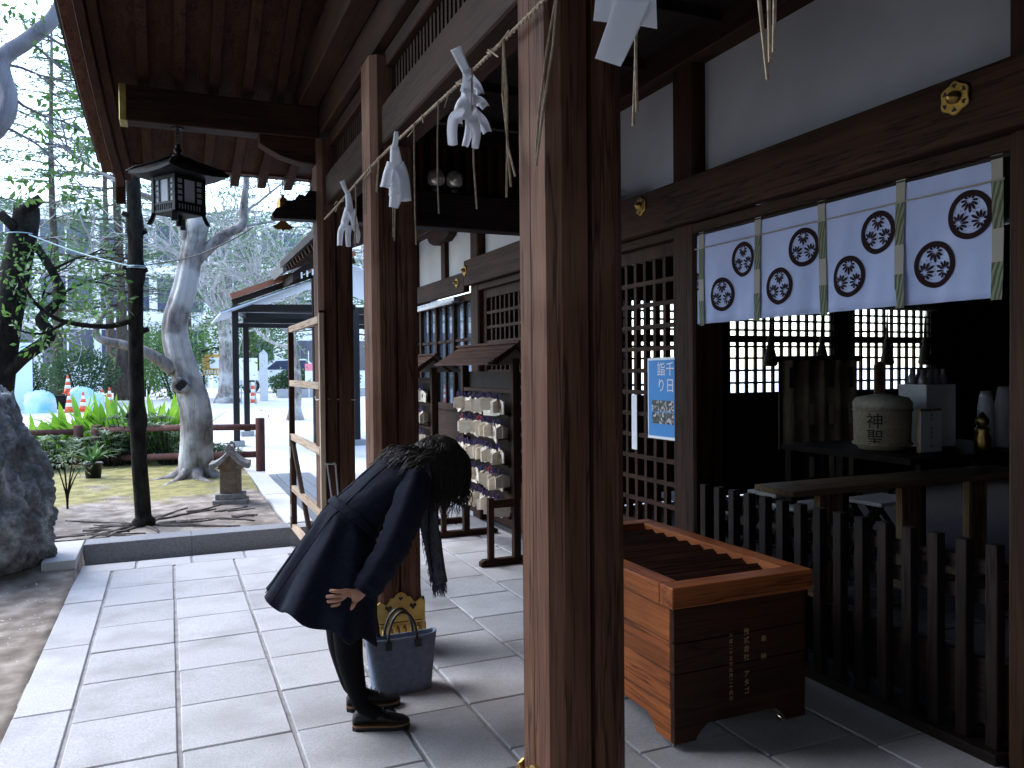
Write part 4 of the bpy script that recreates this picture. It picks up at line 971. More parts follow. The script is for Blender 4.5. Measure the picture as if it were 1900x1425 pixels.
def coat_ring(bx_, bz, fx, fz, wd, s, grow=0):
    c = Vector(((bx_+fx)/2, YC, (bz+fz)/2)); e = Vector((fx-bx_, 0, fz-bz))/2; out = []
    e = e.normalized()*(e.length+grow); wd += grow
    fold = max(0, 1 - s/4.0)
    for k in range(NS):
        a = 2*math.pi*k/NS
        f = 1 + fold*(.075*math.sin(a*8+.6+.3*s) + .045*math.sin(a*5+2) + .02*math.sin(a*17+s)) + .02*noise.noise(Vector((math.cos(a)*3, math.sin(a)*3, s*1.5))) + .03*math.exp(-((s-4.1)/1.1)**2)*noise.noise(Vector((math.cos(a)*2.2+5, math.sin(a)*2.2, s*4.5))) + .014*noise.noise(Vector((math.cos(a)*7, math.sin(a)*7, s*3)))
        ca, sa = math.cos(a), math.sin(a)
        p = c + e*ca*f + Vector((0, wd*sa*f, 0))
        if fold: p.z -= .012*fold*math.sin(a*9+.6)
        out.append(p)
    return out
ct_ = wp(MB().loft([coat_ring(*r) for r in rings], False), 'coat', COAT, wm, smooth=True)
md = ct_.modifiers.new('t', 'SOLIDIFY'); md.thickness = .008
bel = [r for r in rings if 3.75 < r[5] < 4.4]
o = wp(MB().loft([coat_ring(*r, grow=.010) for r in bel], False), 'belt', COAT, wm, ct_, smooth=True); md = o.modifiers.new('t', 'SOLIDIFY'); md.thickness = .008
# back vent seams
for sy in (-.09, .0, .09):
    pts = []
    for r in rings:
        if r[5] < 7.6:
            c = Vector(((r[0]+r[2])/2, YC, (r[1]+r[3])/2)); e = Vector((r[2]-r[0], 0, r[3]-r[1]))/2; q = max(-.95, min(.95, sy/r[4]))
            pts.append(c - e*math.sqrt(1-q*q)*1.02 + Vector((0, sy, 0)))
    wp(MB().tube(pts, .0022, 5), 'seam', COAT, wm, ct_)
def sleeve(s):
    pts = [(.965, YC+s*.135, 1.055), (.94, YC+s*.165, 1.0), (.90, YC+s*.190, .915), (.862, YC+s*.205, .835), (.825, YC+s*.212, .765), (.77, YC+s*.216, .685), (.735, YC+s*.217, .64), (.708, YC+s*.217, .607)]
    rad = [.055, .068, .068, .066, .062, .058, .056, .055]
    P = []; Q = []
    for i in range(len(pts)-1):
        for j in range(5):
            t = j/5; P.append(Vector(pts[i]).lerp(Vector(pts[i+1]), t)); Q.append((rad[i]*(1-t)+rad[i+1]*t)*(1 + .05*math.sin((i+t)*5.5) + (.06*math.sin((i+t)*17) if 2.2 < i+t < 4.6 else 0)))
    P.append(Vector(pts[-1])); Q.append(rad[-1])
    o = wp(MB().tube(P, Q, 28, False, 1.0, .22, s*3), 'sleeve', COAT, wm, ct_, smooth=True); md = o.modifiers.new('t', 'SOLIDIFY'); md.thickness = .006
sleeve(-1); sleeve(1)
# collar and scarf
r2 = random.Random(5)
sc_ = wp(MB().tube([(1.0, YC+.11*math.cos(a), 1.05 + .085*math.sin(a)) for a in [2*math.pi*i/16 for i in range(17)]], .032, 10, False, 1, .25), 'scarf', SCARF, wm, smooth=True)
path = [(1.02, .955, .05), (1.022, .90, .055), (1.025, .83, .052), (1.032, .76, .048), (1.045, .69, .045), (1.058, .63, .043), (1.068, .575, .042)]
vs_ = []; n = 8
for q, (x, z, hw) in enumerate(path):
    for k in range(n+1):
        u = -1 + 2*k/n; vs_.append((x + .034*u, 3.30 + .022*math.sin(u*4+q*.7) - .01*u, z + .008*math.sin(u*6+q)))
o = wp(MB().add([(a + (b_-.0)*0, b_, c) for a, b_, c in vs_], [(q*(n+1)+k, q*(n+1)+k+1, (q+1)*(n+1)+k+1, (q+1)*(n+1)+k) for q in range(len(path)-1) for k in range(n)]), 'scarf_tail', SCARF, wm, sc_, smooth=True)
md = o.modifiers.new('t', 'SOLIDIFY'); md.thickness = .012
fr = MB()
for k in range(46):
    u = r2.uniform(-1, 1); x = 1.068 + .028*u; y = 3.30 + r2.uniform(-.015, .015); l = r2.uniform(.04, .075)
    fr.tube([(x, y, .58), (x+r2.uniform(-.005,.008), y, .58-l*.5), (x+r2.uniform(-.006,.016), y, .58-l)], [.0028, .0025, .001], 4)
for k in range(60):       # hairy edges
    q = r2.uniform(0, len(path)-1.01); i = int(q); t = q-i; x = path[i][0]*(1-t)+path[i+1][0]*t; z = path[i][1]*(1-t)+path[i+1][1]*t; s = r2.choice((-1, 1))
    fr.tube([(x+s*.027, 3.30, z), (x+s*.034, 3.298, z-.012), (x+s*.037, 3.297, z-.03)], [.002, .0018, .0006], 4)
wp(fr, 'scarf_fringe', SCARF, wm, sc_)
# hair: cap and loose curls
hc = Vector((1.095, YC, 1.078)); n1, n2 = 28, 20; vs_ = []; fs_ = []
for i in range(n2+1):
    ph = math.pi*i/n2
    for k in range(n1):
        a = 2*math.pi*k/n1; d = Vector((math.sin(ph)*math.cos(a), math.sin(ph)*math.sin(a), math.cos(ph)))
        r_ = 1 + .10*noise.noise(d*3.1) + .05*noise.noise(d*8)
        vs_.append(hc + Vector((d.x*.128, d.y*.118, d.z*.128))*r_)
for i in range(n2):
    for k in range(n1): fs_.append((i*n1+k, (i+1)*n1+k, (i+1)*n1+(k+1) % n1, i*n1+(k+1) % n1))
hair = wp(MB().add(vs_, fs_), 'hair', HAIRM, wm, smooth=True)
cu = MB()
def lock(P, r_):
    cu.tube(P, [r_*(1-.8*(i/(len(P)-1))**2) for i in range(len(P))], 4)
for k in range(1500):         # fine hair over the bowed head, falling forward by its weight
    a = r2.uniform(0, 6.28); ph = r2.uniform(.1, 2.0)
    d = Vector((math.sin(ph)*math.cos(a), math.sin(ph)*math.sin(a), math.cos(ph)))
    p = hc + Vector((d.x*.128, d.y*.118, d.z*.128))*(1 + .10*noise.noise(d*3.1))*.99
    L = r2.uniform(.07, .17) if p.z < 1.15 else r2.uniform(.05, .12); nn = 10; P = []; fr_ = r2.uniform(4, 9); ph2 = 3*noise.noise(d*2)
    tg = Vector((d.x, d.y, 0)); tg = tg.normalized() if tg.length > .05 else Vector((1, 0, 0))
    fwd = Vector((.5 if d.x > -.4 else -.55, 0, 0))
    for i in range(nn):
        t = i/(nn-1); q = p + (tg*.35*(1-t) + fwd*(1-t)*.6)*L*t + Vector((0, 0, -L*t*(.25+.75*t)))
        v_ = q - hc; e_ = math.sqrt((v_.x/.130)**2 + (v_.y/.120)**2 + (v_.z/.130)**2)
        if e_ < 1.0: q = hc + v_/max(e_, .2)*1.0
        q += Vector((math.sin(fr_*t+ph2), math.cos(fr_*t*.8+ph2), 0))*.006*t
        P.append(q)
    lock(P, r2.uniform(.0014, .0026))
for k in range(800):          # soft waves spilling over the nape and upper back
    p = Vector((r2.uniform(.94, 1.07), YC + r2.gauss(-.01, .06), r2.uniform(1.11, 1.165)))
    g_ = noise.noise(Vector((p.x*20, p.y*25, 1))); l = r2.uniform(.06, .15) + .05*g_; nn = 12; P = []; cuv = 6 + 3*g_; ph = 4*g_
    for i in range(nn):
        q = i/(nn-1); P.append(Vector((p.x - l*q, p.y + .02*math.sin(ph+cuv*q)*q - .03*q*g_, p.z - l*.50*q + .015*math.sin(q*3) + .010*math.sin(ph*2+cuv*1.3*q)*q)))
    lock(P, r2.uniform(.0016, .0030))
for k in range(420):          # locks hanging beside the face
    p = Vector((r2.uniform(1.01, 1.21), YC - r2.uniform(.03, .115), r2.uniform(.97, 1.07))); L = r2.uniform(.07, .14); g_ = noise.noise(Vector((p.x*18, p.y*18, 7))); P = []
    for i in range(9):
        t = i/8; P.append(p + Vector((.012*math.sin(5*t+4*g_) + .02*g_*t, -.018*t + .006*math.cos(6*t+4*g_), -L*t)))
    lock(P, r2.uniform(.0016, .0028))
wp(cu, 'curls', HAIRM, wm, hair, smooth=True)
# shoes
def shoe(px, py, rz):
    m_ = Matrix.Translation((px, py, 0)) @ Matrix.Rotation(rz, 4, 'Z')
    prof = [(-.005, .020, .055, .022), (.012, .032, .085, .022), (.04, .034, .098, .022), (.075, .034, .092, .022), (.105, .036, .078, .022), (.14, .041, .062, .022), (.175, .042, .052, .022), (.205, .036, .045, .022), (.225, .022, .036, .022), (.232, .008, .028, .022)]
    rings_ = []
    for x, hw, h, z0 in prof:
        rg = []
        for k in range(14):
            a = 2*math.pi*k/14; rg.append(m_ @ Vector((x, hw*math.cos(a)*(1 if math.sin(a) < .3 else .92), z0 + (h-z0)*max(0, (math.sin(a)*.5+.5))**.8)))
        rings_.append(rg)
    u = wp(MB().loft(rings_), 'shoe', LEATHER, wm, smooth=True)
    out = [(x, hw*1.06) for x, hw, _, _ in prof] + [(x, -hw*1.06) for x, hw, _, _ in prof[::-1]]
    wp(MB().prism(out, lambda a, b_: m_ @ Vector((a, b_, .017)), lambda a, b_: m_ @ Vector((a, b_, .0225))), 'sole_welt', SOLE, wm, u)
    wp(MB().prism(out, lambda a, b_: m_ @ Vector((a, b_, .0)), lambda a, b_: m_ @ Vector((a, b_, .017))), 'outsole', LEATHER, wm, u)
    la = MB()
    for k in range(4): la.tube([m_ @ Vector((.085+k*.018, y, .092-.009*k + .006*(1-(y/.02)**2))) for y in (-.02, -.01, 0, .01, .02)], .0025, 5)
    wp(la, 'laces', LEATHER, wm, u)
shoe(.690, YC-.085, R(-17)); shoe(.705, YC+.115, R(-8))
# tote bag
FELT = surf('blue_grey_felt', (.135,.165,.225), (.20,.235,.31), 40, .95, bmp=.3, bdist=.002, spec=.1)
BLEATHER = plain('black_handle_leather', (.010,.009,.009), .4)
bag = thing('tote_bag', 'blue grey felt tote bag with black handles standing at the brass footed pillar', 'bag', (.985, 3.63, 0))
rg_ = []
for z, hx, hy in ((.0, .128, .062), (.004, .135, .068), (.03, .139, .070), (.10, .148, .064), (.17, .158, .052), (.235, .168, .040), (.262, .172, .036)):
    rg = []
    for k in range(32):
        a = 2*math.pi*k/32; ca, sa = math.cos(a), math.sin(a)
        sx = math.copysign(abs(ca)**.35, ca); sy = math.copysign(abs(sa)**.45, sa)
        dent = 1 - .12*max(0, math.sin(z*22))*math.exp(-((a-4.0)**2)*2)
        zz = z + (.018*(1-ca*ca) if z > .2 else 0)*-.6
        rg.append(Vector((.985 + hx*sx, 3.63 + hy*sy*dent, zz)))
    rg_.append(rg)
bgp = wp(MB().loft(rg_, False).add([p for p in rg_[0]], [tuple(range(31, -1, -1))]), 'bag_body', FELT, bag, smooth=True)
md = bgp.modifiers.new('t', 'SOLIDIFY'); md.thickness = .005
for sy in (-1, 1):
    y = 3.63 + sy*.040
    wp(MB().tube([(.985 + .068*math.cos(a)*(1.02), y - sy*.01*math.sin(a), .235 + .135*math.sin(a)) for a in [math.pi*i/16 for i in range(17)]], .0065, 8), 'handle', BLEATHER, bag, smooth=True)
    for sx in (-1, 1):
        wp(MB().box(.985+sx*.070-.015, .985+sx*.070+.015, y-.006+sy*.006, y+.004+sy*.006, .205, .238), 'handle_tab', BLEATHER, bag)
# ------------------------------------------------------------------ garden
def bark(name, c1, c2, sc_=6, az=.35, bd=.02, patch=None):
    m, nt, b = newmat(name)
    v = coords(nt, (sc_, sc_, sc_*az))
    n1 = N(nt, 'ShaderNodeTexNoise'); n1.inputs['Scale'].default_value = 1; n1.inputs['Detail'].default_value = 9; n1.inputs['Roughness'].default_value = .7; nt.links.new(v, n1.inputs['Vector'])
    c = ramp(nt, n1.outputs[0], [(.32, c1), (.68, c2)])
    if patch:
        n2 = N(nt, 'ShaderNodeTexNoise'); n2.inputs['Scale'].default_value = 2.4; n2.inputs['Detail'].default_value = 6; nt.links.new(coords(nt), n2.inputs['Vector'])
        c = mixc(nt, c, patch, ramp(nt, n2.outputs[0], [(.50, (0,0,0)), (.64, (.85,.85,.85))]))
    nt.links.new(c, b.inputs['Base Color']); b.inputs['Roughness'].default_value = .95; b.inputs['Specular IOR Level'].default_value = .08
    bump(nt, b, n1.outputs[0], 1.0, bd)
    return m
BARKD = bark('dark_bark', (.007,.006,.006), (.045,.042,.034), 14, .45, .03)
BARKP = bark('pale_smooth_bark', (.06,.052,.046), (.38,.345,.32), 11, .30, .04, (.52,.50,.48))
BARKL = bark('pale_lavender_bark', (.17,.16,.18), (.36,.35,.38), 8)
BARKC = bark('conifer_bark', (.04,.032,.027), (.12,.10,.085), 8)
TWIG = bark('pale_twig_bark', (.20,.19,.18), (.42,.41,.40), 8)
LEAFG = leafmat('glossy_green_leaf', (.04,.11,.025), (.11,.22,.055), transl=.45)
LEAFB = leafmat('bright_green_leaf', (.10,.26,.02), (.24,.44,.05), transl=.5)
LEAFD = leafmat('dull_conifer_needles', (.05,.105,.055), (.12,.20,.10), 1.5, .6, .4)
LEAFP = leafmat('pale_variegated_leaf', (.06,.11,.05), (.26,.34,.22))
LEAFK = leafmat('dark_bush_leaf', (.025,.065,.028), (.06,.13,.05))
def leaf(b, p, d, up, l, w, fold=.0):
    d = d.normalized(); r_ = d.cross(up)
    if r_.length < 1e-3: r_ = d.cross(Vector((1,0,0)))
    r_.normalize(); n_ = r_.cross(d)
    b.add([p, p + d*l*.5 + r_*w/2 + n_*fold*l, p + d*l, p + d*l*.5 - r_*w/2 + n_*fold*l], [(0,1,2,3)])
def rv(r3): return Vector((r3.gauss(0,1), r3.gauss(0,1), r3.gauss(0,1))).normalized()
def cluster(b, c, rad, n, l, w, r3, flat=1.0):
    for _ in range(n):
        d = rv(r3); q = r3.random()**.5
        p = Vector(c) + Vector((d.x*rad, d.y*rad, d.z*rad*flat))*q
        dd = (d + rv(r3)*.8 + Vector((0,0,-.15)))
        leaf(b, p, dd, rv(r3), l*r3.uniform(.7, 1.2), w*r3.uniform(.8, 1.1), .06)
def smoothpath(pts, sub=5):
    P = [Vector(p) for p in pts]; out = []
    for i in range(len(P)-1):
        a, b_, c, d = P[max(0, i-1)], P[i], P[i+1], P[min(len(P)-1, i+2)]
        for j in range(sub):
            t = j/sub; out.append(.5*((2*b_) + (c-a)*t + (2*a-5*b_+4*c-d)*t*t + (-a+3*b_-3*c+d)*t**3))
    out.append(P[-1]); return out
def limb(b, pts, r0, r1, n=10, wob=.12, seed=0, sub=5):
    P = smoothpath(pts, sub); k = len(P)-1
    b.tube(P, [r0 + (r1-r0)*i/k for i in range(k+1)], n, True, 1, wob, seed)
# T1: slim dark pole-like tree with cut stubs
t1 = thing('slim_tree', 'slim straight dark tree trunk with pruned stubs in front of the log fence', 'tree', (-.22, 8.0, .08))
b = MB(); P = smoothpath([(-.22,8,.02),(-.225,8,.12),(-.235,8,.35),(-.254,8,.72),(-.262,8,1.2),(-.265,8,1.7),(-.255,8,2.2),(-.248,8,2.7),(-.261,8,3.26),(-.28,8,4.2),(-.25,8.05,5.4),(-.3,8.1,6.6)], 6)
b.tube(P, [ .145 if p.z < .06 else .105 if p.z < .18 else (.074 - .006*p.z + (.016 if abs(p.z-1.08) < .1 else 0) + (.018 if abs(p.z-2.42) < .1 else 0) + (.010 if abs(p.z-2.85) < .08 else 0)) for p in P], 20, True, 1, .22)
for z, a in ((2.42, 3.1), (2.40, 0), (2.90, 3.2), (1.86, .1), (1.08, 3.0), (2.75, .2)):
    d = Vector((math.cos(a), math.sin(a)*.4-.2, .35)); p = Vector((-.255, 8, z)); b.tube([p, p+d*.07, p+d*.10], [.034, .026, .02], 8)
limb(b, [(-.27,7.97,1.98),(-.5,7.93,1.91),(-.85,7.95,1.96),(-1.05,7.95,2.12),(-1.15,7.95,2.35)], .030, .010, 7)
limb(b, [(-.8,7.94,1.95),(-1.0,7.9,1.84),(-1.2,7.9,1.88)], .016, .006, 6)
limb(b, [(-.28,8,4.4),(-.8,7.9,4.9),(-1.3,7.8,5.0)], .035, .01, 7); limb(b, [(-.27,8,4.8),(.2,8.2,5.4),(.7,8.2,5.6)], .03, .01, 7)
wp(b, 'trunk', BARKD, t1, smooth=True)
r3 = random.Random(11); b = MB()
for c in ((-.55,7.92,2.0),(-.75,7.9,2.1),(-.95,7.93,2.2),(-1.1,7.92,2.35),(-.40,7.92,2.12),(-1.18,7.9,1.95),(-1.0,7.9,1.75),(-.62,7.9,2.28),(-.45,7.95,2.35)): cluster(b, c, .14, 26, .075, .032, r3)
for _ in range(16): cluster(b, (r3.uniform(-1.3,.7), r3.uniform(7.5,8.6), r3.uniform(5.4,6.8)), .22, 24, .09, .04, r3)
wp(b, 'crown', LEAFG, t1)
# T2: pale crooked tree
t2 = thing('crooked_tree', 'thick pale crooked tree trunk with a knot hole behind the small stone shrine', 'tree', (.3, 11.1, .1))
b = MB(); P = smoothpath([(.30,11.1,.0),(.29,11.1,.12),(.30,11.1,.4),(.315,11.1,.73),(.30,11.1,1.05),(.235,11.1,1.32),(.145,11.1,1.65),(.085,11.1,1.95),(.10,11.1,2.2),(.19,11.1,2.5),(.245,11.1,2.75),(.30,11.1,3.05),(.36,11.1,3.35),(.40,11.1,3.52)], 6)
def r_t2(z): return .36 if z < .04 else .30 if z < .15 else .235 if z < .45 else .225 - .02*(z-.45) if z < 1.2 else .20 - .028*(z-1.2) if z < 2.6 else .16
b.tube(P, [r_t2(p.z)*.84*(1+.05*noise.noise(Vector((0,0,p.z*5)))) for p in P], 40, True, 1, .34, 4)
limb(b, [(.06,11.05,1.52),(-.10,11.0,1.66),(-.30,11.0,1.78),(-.52,11.0,1.85),(-.72,11.0,1.90),(-.80,11.0,1.98),(-.76,11.0,2.14),(-.66,11,2.3)], .085, .022, 9)
limb(b, [(.36,11.1,2.95),(.52,11.1,3.12),(.75,11.1,3.32),(.93,11.1,3.44),(.95,11.1,3.7),(1.0,11.2,4.1),(.9,11.2,4.6)], .085, .03, 9)
limb(b, [(.26,11.1,3.2),(.05,11.05,3.62),(-.25,11.0,3.72),(-.6,11,3.9)], .06, .02, 8)
limb(b, [(.38,11.1,3.45),(.30,11.1,3.75),(.42,11.1,4.3),(.3,11.2,5.2)], .09, .04, 9)
for k in range(7):
    a = k*.9 + .4; l = .30 + .35*((k*37 % 10)/10)
    limb(b, [(.3+.15*math.cos(a), 11.1+.15*math.sin(a), .22), (.3+.33*math.cos(a), 11.1+.33*math.sin(a), .125), (.3+(.4+l)*math.cos(a+.2), 11.1+(.4+l)*math.sin(a+.2), .09)], .085, .02, 8)
wp(b, 'trunk', BARKP, t2, smooth=True)
kh = MB().tube([(.15+.085*math.cos(a), 10.925+.02*math.sin(a*2), 1.33+.075*math.sin(a)) for a in [2*math.pi*i/14 for i in range(15)]], .035, 8, False, 1, .4)
wp(kh, 'knot_ring', BARKP, t2, smooth=True)
ko = wp(MB().lathe([(.002, 0), (.075, .002), (.07, .03)], (0,0,0), 14), 'knot_hole', plain('hollow_dark', (.01,.008,.007), .95), t2)
ko.matrix_parent_inverse = Matrix.Identity(4); ko.matrix_local = Matrix.Translation((-.15, -.185, 1.23)) @ Matrix.Rotation(R(90), 4, 'X')
def twigs(b, p, d, l, r_, depth, r3, spread=.7):
    n = 4; pts = [Vector(p)]; dd = d.normalized()
    for i in range(n):
        dd = (dd + rv(r3)*.25 + Vector((0,0,.03))).normalized(); pts.append(pts[-1] + dd*l/n)
    b.tube(pts, [r_*(1-.5*i/n) for i in range(n+1)], 4 if depth < 3 else 6, False)
    if depth:
        for k in range(3 if depth > 1 else 4):
            q = r3.randint(1, n); twigs(b, pts[q], dd + rv(r3)*spread, l*r3.uniform(.55, .8), r_*.55, depth-1, r3, spread)
b = MB(); r3 = random.Random(3)
for p, d in (((.9,11.2,4.5),(.3,0,1)),((.3,11.2,5.1),(-.2,0,1)),((.95,11.1,3.6),(1,.2,.4)),((-.6,11,3.9),(-1,0,.6)),((-.66,11,2.3),(-.4,0,1)),((.8,11.1,3.36),(1,.3,.1))): twigs(b, p, Vector(d), .9, .022, 3, r3)
tag(wp(b, 'twigs', TWIG, t2), kind='stuff')
# T3: dark leaning tree at the left edge behind the boulder
t3 = thing('stump_tree', 'dark cut-off tree trunk with a curving limb behind the boulder', 'tree', (-1.6, 9.0, .1))
b = MB(); limb(b, [(-1.62,9,.05),(-1.56,9,.8),(-1.50,9,1.45),(-1.43,9,1.98),(-1.33,9,2.55),(-1.25,9,2.95),(-1.235,9,3.12)], .155, .10, 16, .3, 2)
limb(b, [(-1.50,8.97,1.42),(-1.28,8.95,1.66),(-1.10,8.92,1.80),(-1.05,8.9,1.90),(-1.12,8.9,2.02),(-1.0,8.9,2.16),(-.94,8.9,2.28),(-1.02,8.9,2.5),(-1.16,8.95,2.75)], .065, .035, 12, .3, 5)
b.tube([(-1.27,8.95,3.05),(-1.15,8.93,3.16),(-1.10,8.93,3.2)], [.06,.05,.045], 9); b.tube([(-1.32,8.95,2.9),(-1.42,8.93,3.0),(-1.44,8.93,3.04)], [.055,.045,.04], 9)
for p, d in (((-.94,8.9,2.28),(.6,0,.3)), ((-1.1,8.9,1.95),(-.2,-.1,.8)), ((-1.02,8.9,2.5),(.9,0,.5))): twigs(b, p, Vector(d), .5, .014, 2, random.Random(8))
wp(b, 'trunk', BARKD, t3, smooth=True)
b = MB(); r3 = random.Random(21)
for _ in range(34): cluster(b, (r3.uniform(-1.5,-.6), r3.uniform(8.6,9.3), r3.uniform(1.75,2.85)), .15, 18, .065, .03, r3)
wp(b, 'crown', LEAFG, t3)
# T4: pale limb reaching in from a tree left of the frame
t4 = thing('pale_limbed_tree', 'tree with pale lavender limbs and glossy leaves reaching over the garden beside the eave', 'tree', (-2.3, 7.6, .05))
b = MB(); limb(b, [(-2.3,7.6,.0),(-2.25,7.6,1.0),(-2.1,7.6,2.2),(-1.9,7.55,2.9)], .17, .12, 14, .15)
limb(b, [(-1.9,7.55,2.9),(-1.5,7.5,3.2),(-1.22,7.5,3.48),(-1.14,7.5,3.70),(-1.18,7.5,4.0),(-1.0,7.5,4.19),(-.80,7.5,4.42),(-.74,7.5,4.7),(-.9,7.5,5.3)], .085, .045, 12, .18, 3)
limb(b, [(-1.9,7.55,2.9),(-2.3,7.6,4.0),(-2.2,7.6,5.0)], .1, .04, 10)
limb(b, [(-.80,7.5,4.42),(-.60,7.5,4.55),(-.4,7.45,4.9)], .035, .012, 8)
for p, d in (((-.9,7.5,4.28),(.9,0,-.35)), ((-1.0,7.5,4.2),(.8,0,-.9)), ((-1.18,7.5,3.98),(.8,.1,.0)), ((-1.22,7.5,3.5),(.8,.2,-.3)), ((-1.14,7.5,3.75),(1,0,-.6)), ((-.8,7.5,4.45),(1,.2,.1))): twigs(b, p, Vector(d), .55, .013, 2, random.Random(int(p[2]*100)))
wp(b, 'trunk', BARKL, t4, smooth=True)
b = MB(); r3 = random.Random(31)
for c, s in (((-1.0,7.5,4.5),.2),((-.85,7.5,4.25),.15),((-.65,7.5,4.1),.16),((-.6,7.5,3.95),.16),((-.82,7.5,3.75),.16),((-.68,7.5,3.68),.15),((-.9,7.5,3.55),.13),((-.66,7.55,3.42),.14),((-.60,7.55,3.30),.12),((-.95,7.5,3.1),.15),((-.8,7.5,3.02),.14),((-1.05,7.5,2.98),.12),((-.65,7.5,2.92),.12),((-1.15,7.5,4.45),.16),((-.95,7.5,4.7),.2)): cluster(b, c, s, 34, .075, .034, r3)
for _ in range(14): cluster(b, (r3.uniform(-3.0,-1.6), r3.uniform(7.0,8.2), r3.uniform(4.2,5.6)), .25, 26, .085, .04, r3)
wp(b, 'crown', LEAFG, t4)
# surface roots
rt = MB(); r3 = random.Random(41)
for k in range(34):
    src = r3.choice(((-.22,8.0,12),(-.22,8.0,12),(-1.0,7.6,8),(.45,8.3,6))); a = r3.uniform(0, 6.28); l = r3.uniform(.25, .8); x, y = src[0]+.12*math.cos(a), src[1]+.12*math.sin(a)
    if src[2] != 12: x += r3.uniform(-.3,.3); y += r3.uniform(-.3,.3); a = r3.uniform(-.4,.4)
    P = []; th = a
    for j in range(7):
        if x > .80 or (x > -.68 and y < 7.45) or y < 6.9: break
        P.append((x, y, soil_z(x, y) + .004)); th += r3.uniform(-.35,.35); x += math.cos(th)*l/6; y += math.sin(th)*l/6
    if len(P) > 2: rt.tube(P, [.022*(1-.8*j/len(P))*r3.uniform(.5,1.2) + .004 for j in range(len(P))], 7, True, .6, .3, k)
tag(rt.build('tree_roots', bark('root_bark', (.06,.05,.045), (.17,.15,.135), 10), smooth=True), 'tangle of bare surface roots on the soil round the slim tree', kind='stuff')

# boulder
m, nt, bs = newmat('rugged_blue_grey_rock')
v = coords(nt, (1,1,1), False)
n1 = N(nt, 'ShaderNodeTexNoise'); n1.inputs['Scale'].default_value = 5; n1.inputs['Detail'].default_value = 12; n1.inputs['Roughness'].default_value = .72; nt.links.new(v, n1.inputs['Vector'])
n2 = N(nt, 'ShaderNodeTexNoise'); n2.inputs['Scale'].default_value = 3; n2.inputs['Detail'].default_value = 8; n2.inputs['Distortion'].default_value = 1.5; nt.links.new(coords(nt, (1,1,.35), False), n2.inputs['Vector'])
c = ramp(nt, n1.outputs[0], [(.36, (.05,.058,.06)), (.50, (.17,.19,.195)), (.64, (.50,.53,.56))])
c = mixc(nt, c, (.26,.29,.27), ramp(nt, n2.outputs[0], [(.54, (0,0,0)), (.70, (.7,.7,.7))]))
nt.links.new(c, bs.inputs['Base Color']); bs.inputs['Roughness'].default_value = .82; bump(nt, bs, n1.outputs[0], 1.0, .05)
n1_, n2_ = 180, 140; vs_ = []; fs_ = []
for i in range(n2_+1):
    ph = math.pi*i/n2_
    for k in range(n1_):
        a = 2*math.pi*k/n1_; d = Vector((math.sin(ph)*math.cos(a), math.sin(ph)*math.sin(a), math.cos(ph)))
        q = d*1.3
        r_ = 1 + .20*noise.noise(q*1.1+Vector((3,1,0))) + .16*abs(noise.noise(q*2.3+Vector((7,0,0)))) - .05 + .08*noise.noise(Vector((q.x*5, q.y*5, q.z*2.2))) + .05*noise.noise(q*12) + .03*noise.noise(q*24) - .10*abs(noise.noise(Vector((q.x*4+9, q.y*4, q.z*1.2))))
        z = d.z*.80*r_; sx = .60*(1 - .26*max(0, z)/.8)
        vs_.append((-1.38 + d.x*sx*r_ - .10*z + .18*max(0, z), 6.85 + d.y*.42*r_, max(-.06, .58 + z)))
for i in range(n2_):
    for k in range(n1_): fs_.append((i*n1_+k, (i+1)*n1_+k, (i+1)*n1_+(k+1) % n1_, i*n1_+(k+1) % n1_))
tag(MB().add(vs_, fs_).build('boulder', m, smooth=True), 'large rugged blue grey boulder standing on the soil beside the paving', 'rock')

# log fence
LOG = bark('red_brown_log_paint', (.085,.040,.036), (.17,.085,.075), 12, .2, .008)
lgf = thing('log_fence', 'low red brown log fence with two rails behind the trees', 'fence', (.1, 12.2, .1))
for x, y, zt, r_ in ((1.15,11.4,.86,.062),(-.97,13.1,.735,.075),(-1.22,13.2,.735,.068),(-2.9,13.5,.74,.07)):
    wp(MB().tube([(x,y,-.02),(x,y,zt-.01),(x,y,zt)], [r_,r_,r_*.85], 14, True, 1, .05), 'fence_post', LOG, lgf, smooth=True)
for z0, z1 in ((.735,.66),(.36,.235)):
    wp(MB().tube([(1.15,11.4,z0),(.1,12.25,(z0+z1)/2+.01),(-.97,13.1,z1)], .045, 10, True, 1, .08), 'fence_rail', LOG, lgf, smooth=True)
    wp(MB().tube([(-1.22,13.2,z1-.02),(-2.9,13.5,z1-.02)], .045, 10, True, 1, .08), 'fence_rail', LOG, lgf, smooth=True)

# small stone shrine
HSTONE = surf('weathered_grey_stone', (.15,.145,.13), (.33,.32,.30), 18, .9, bmp=.6, bdist=.008)
HBODY = surf('brown_stained_stone', (.13,.095,.065), (.25,.19,.14), 22, .9, bmp=.4, bdist=.006)
hk = thing('small_stone_shrine', 'knee-high stone shrine with a curved tiled roof on the soil by the kerb', 'shrine', (.595, 8.95, .10), R(-8))
def kp(b, nm, mt, bev=.006, part=None, sm_=False): return b.build(nm, mt, part or hk, sm_, bev)
kp(MB().box(-.175,.175,-.155,.155,-.03,.055), 'base_step', HSTONE); kp(MB().box(-.15,.15,-.13,.13,.055,.115), 'base_step', HSTONE)
kp(MB().box(-.105,.105,-.095,.095,.115,.375), 'body', HBODY); kp(MB().box(-.062,.062,-.100,-.094,.14,.35), 'door_panel', HBODY)
for k in range(4): kp(MB().box(-.055, .055, -.104, -.1, .165+k*.045, .175+k*.045), 'door_lattice', HBODY, .001)
rr_ = []
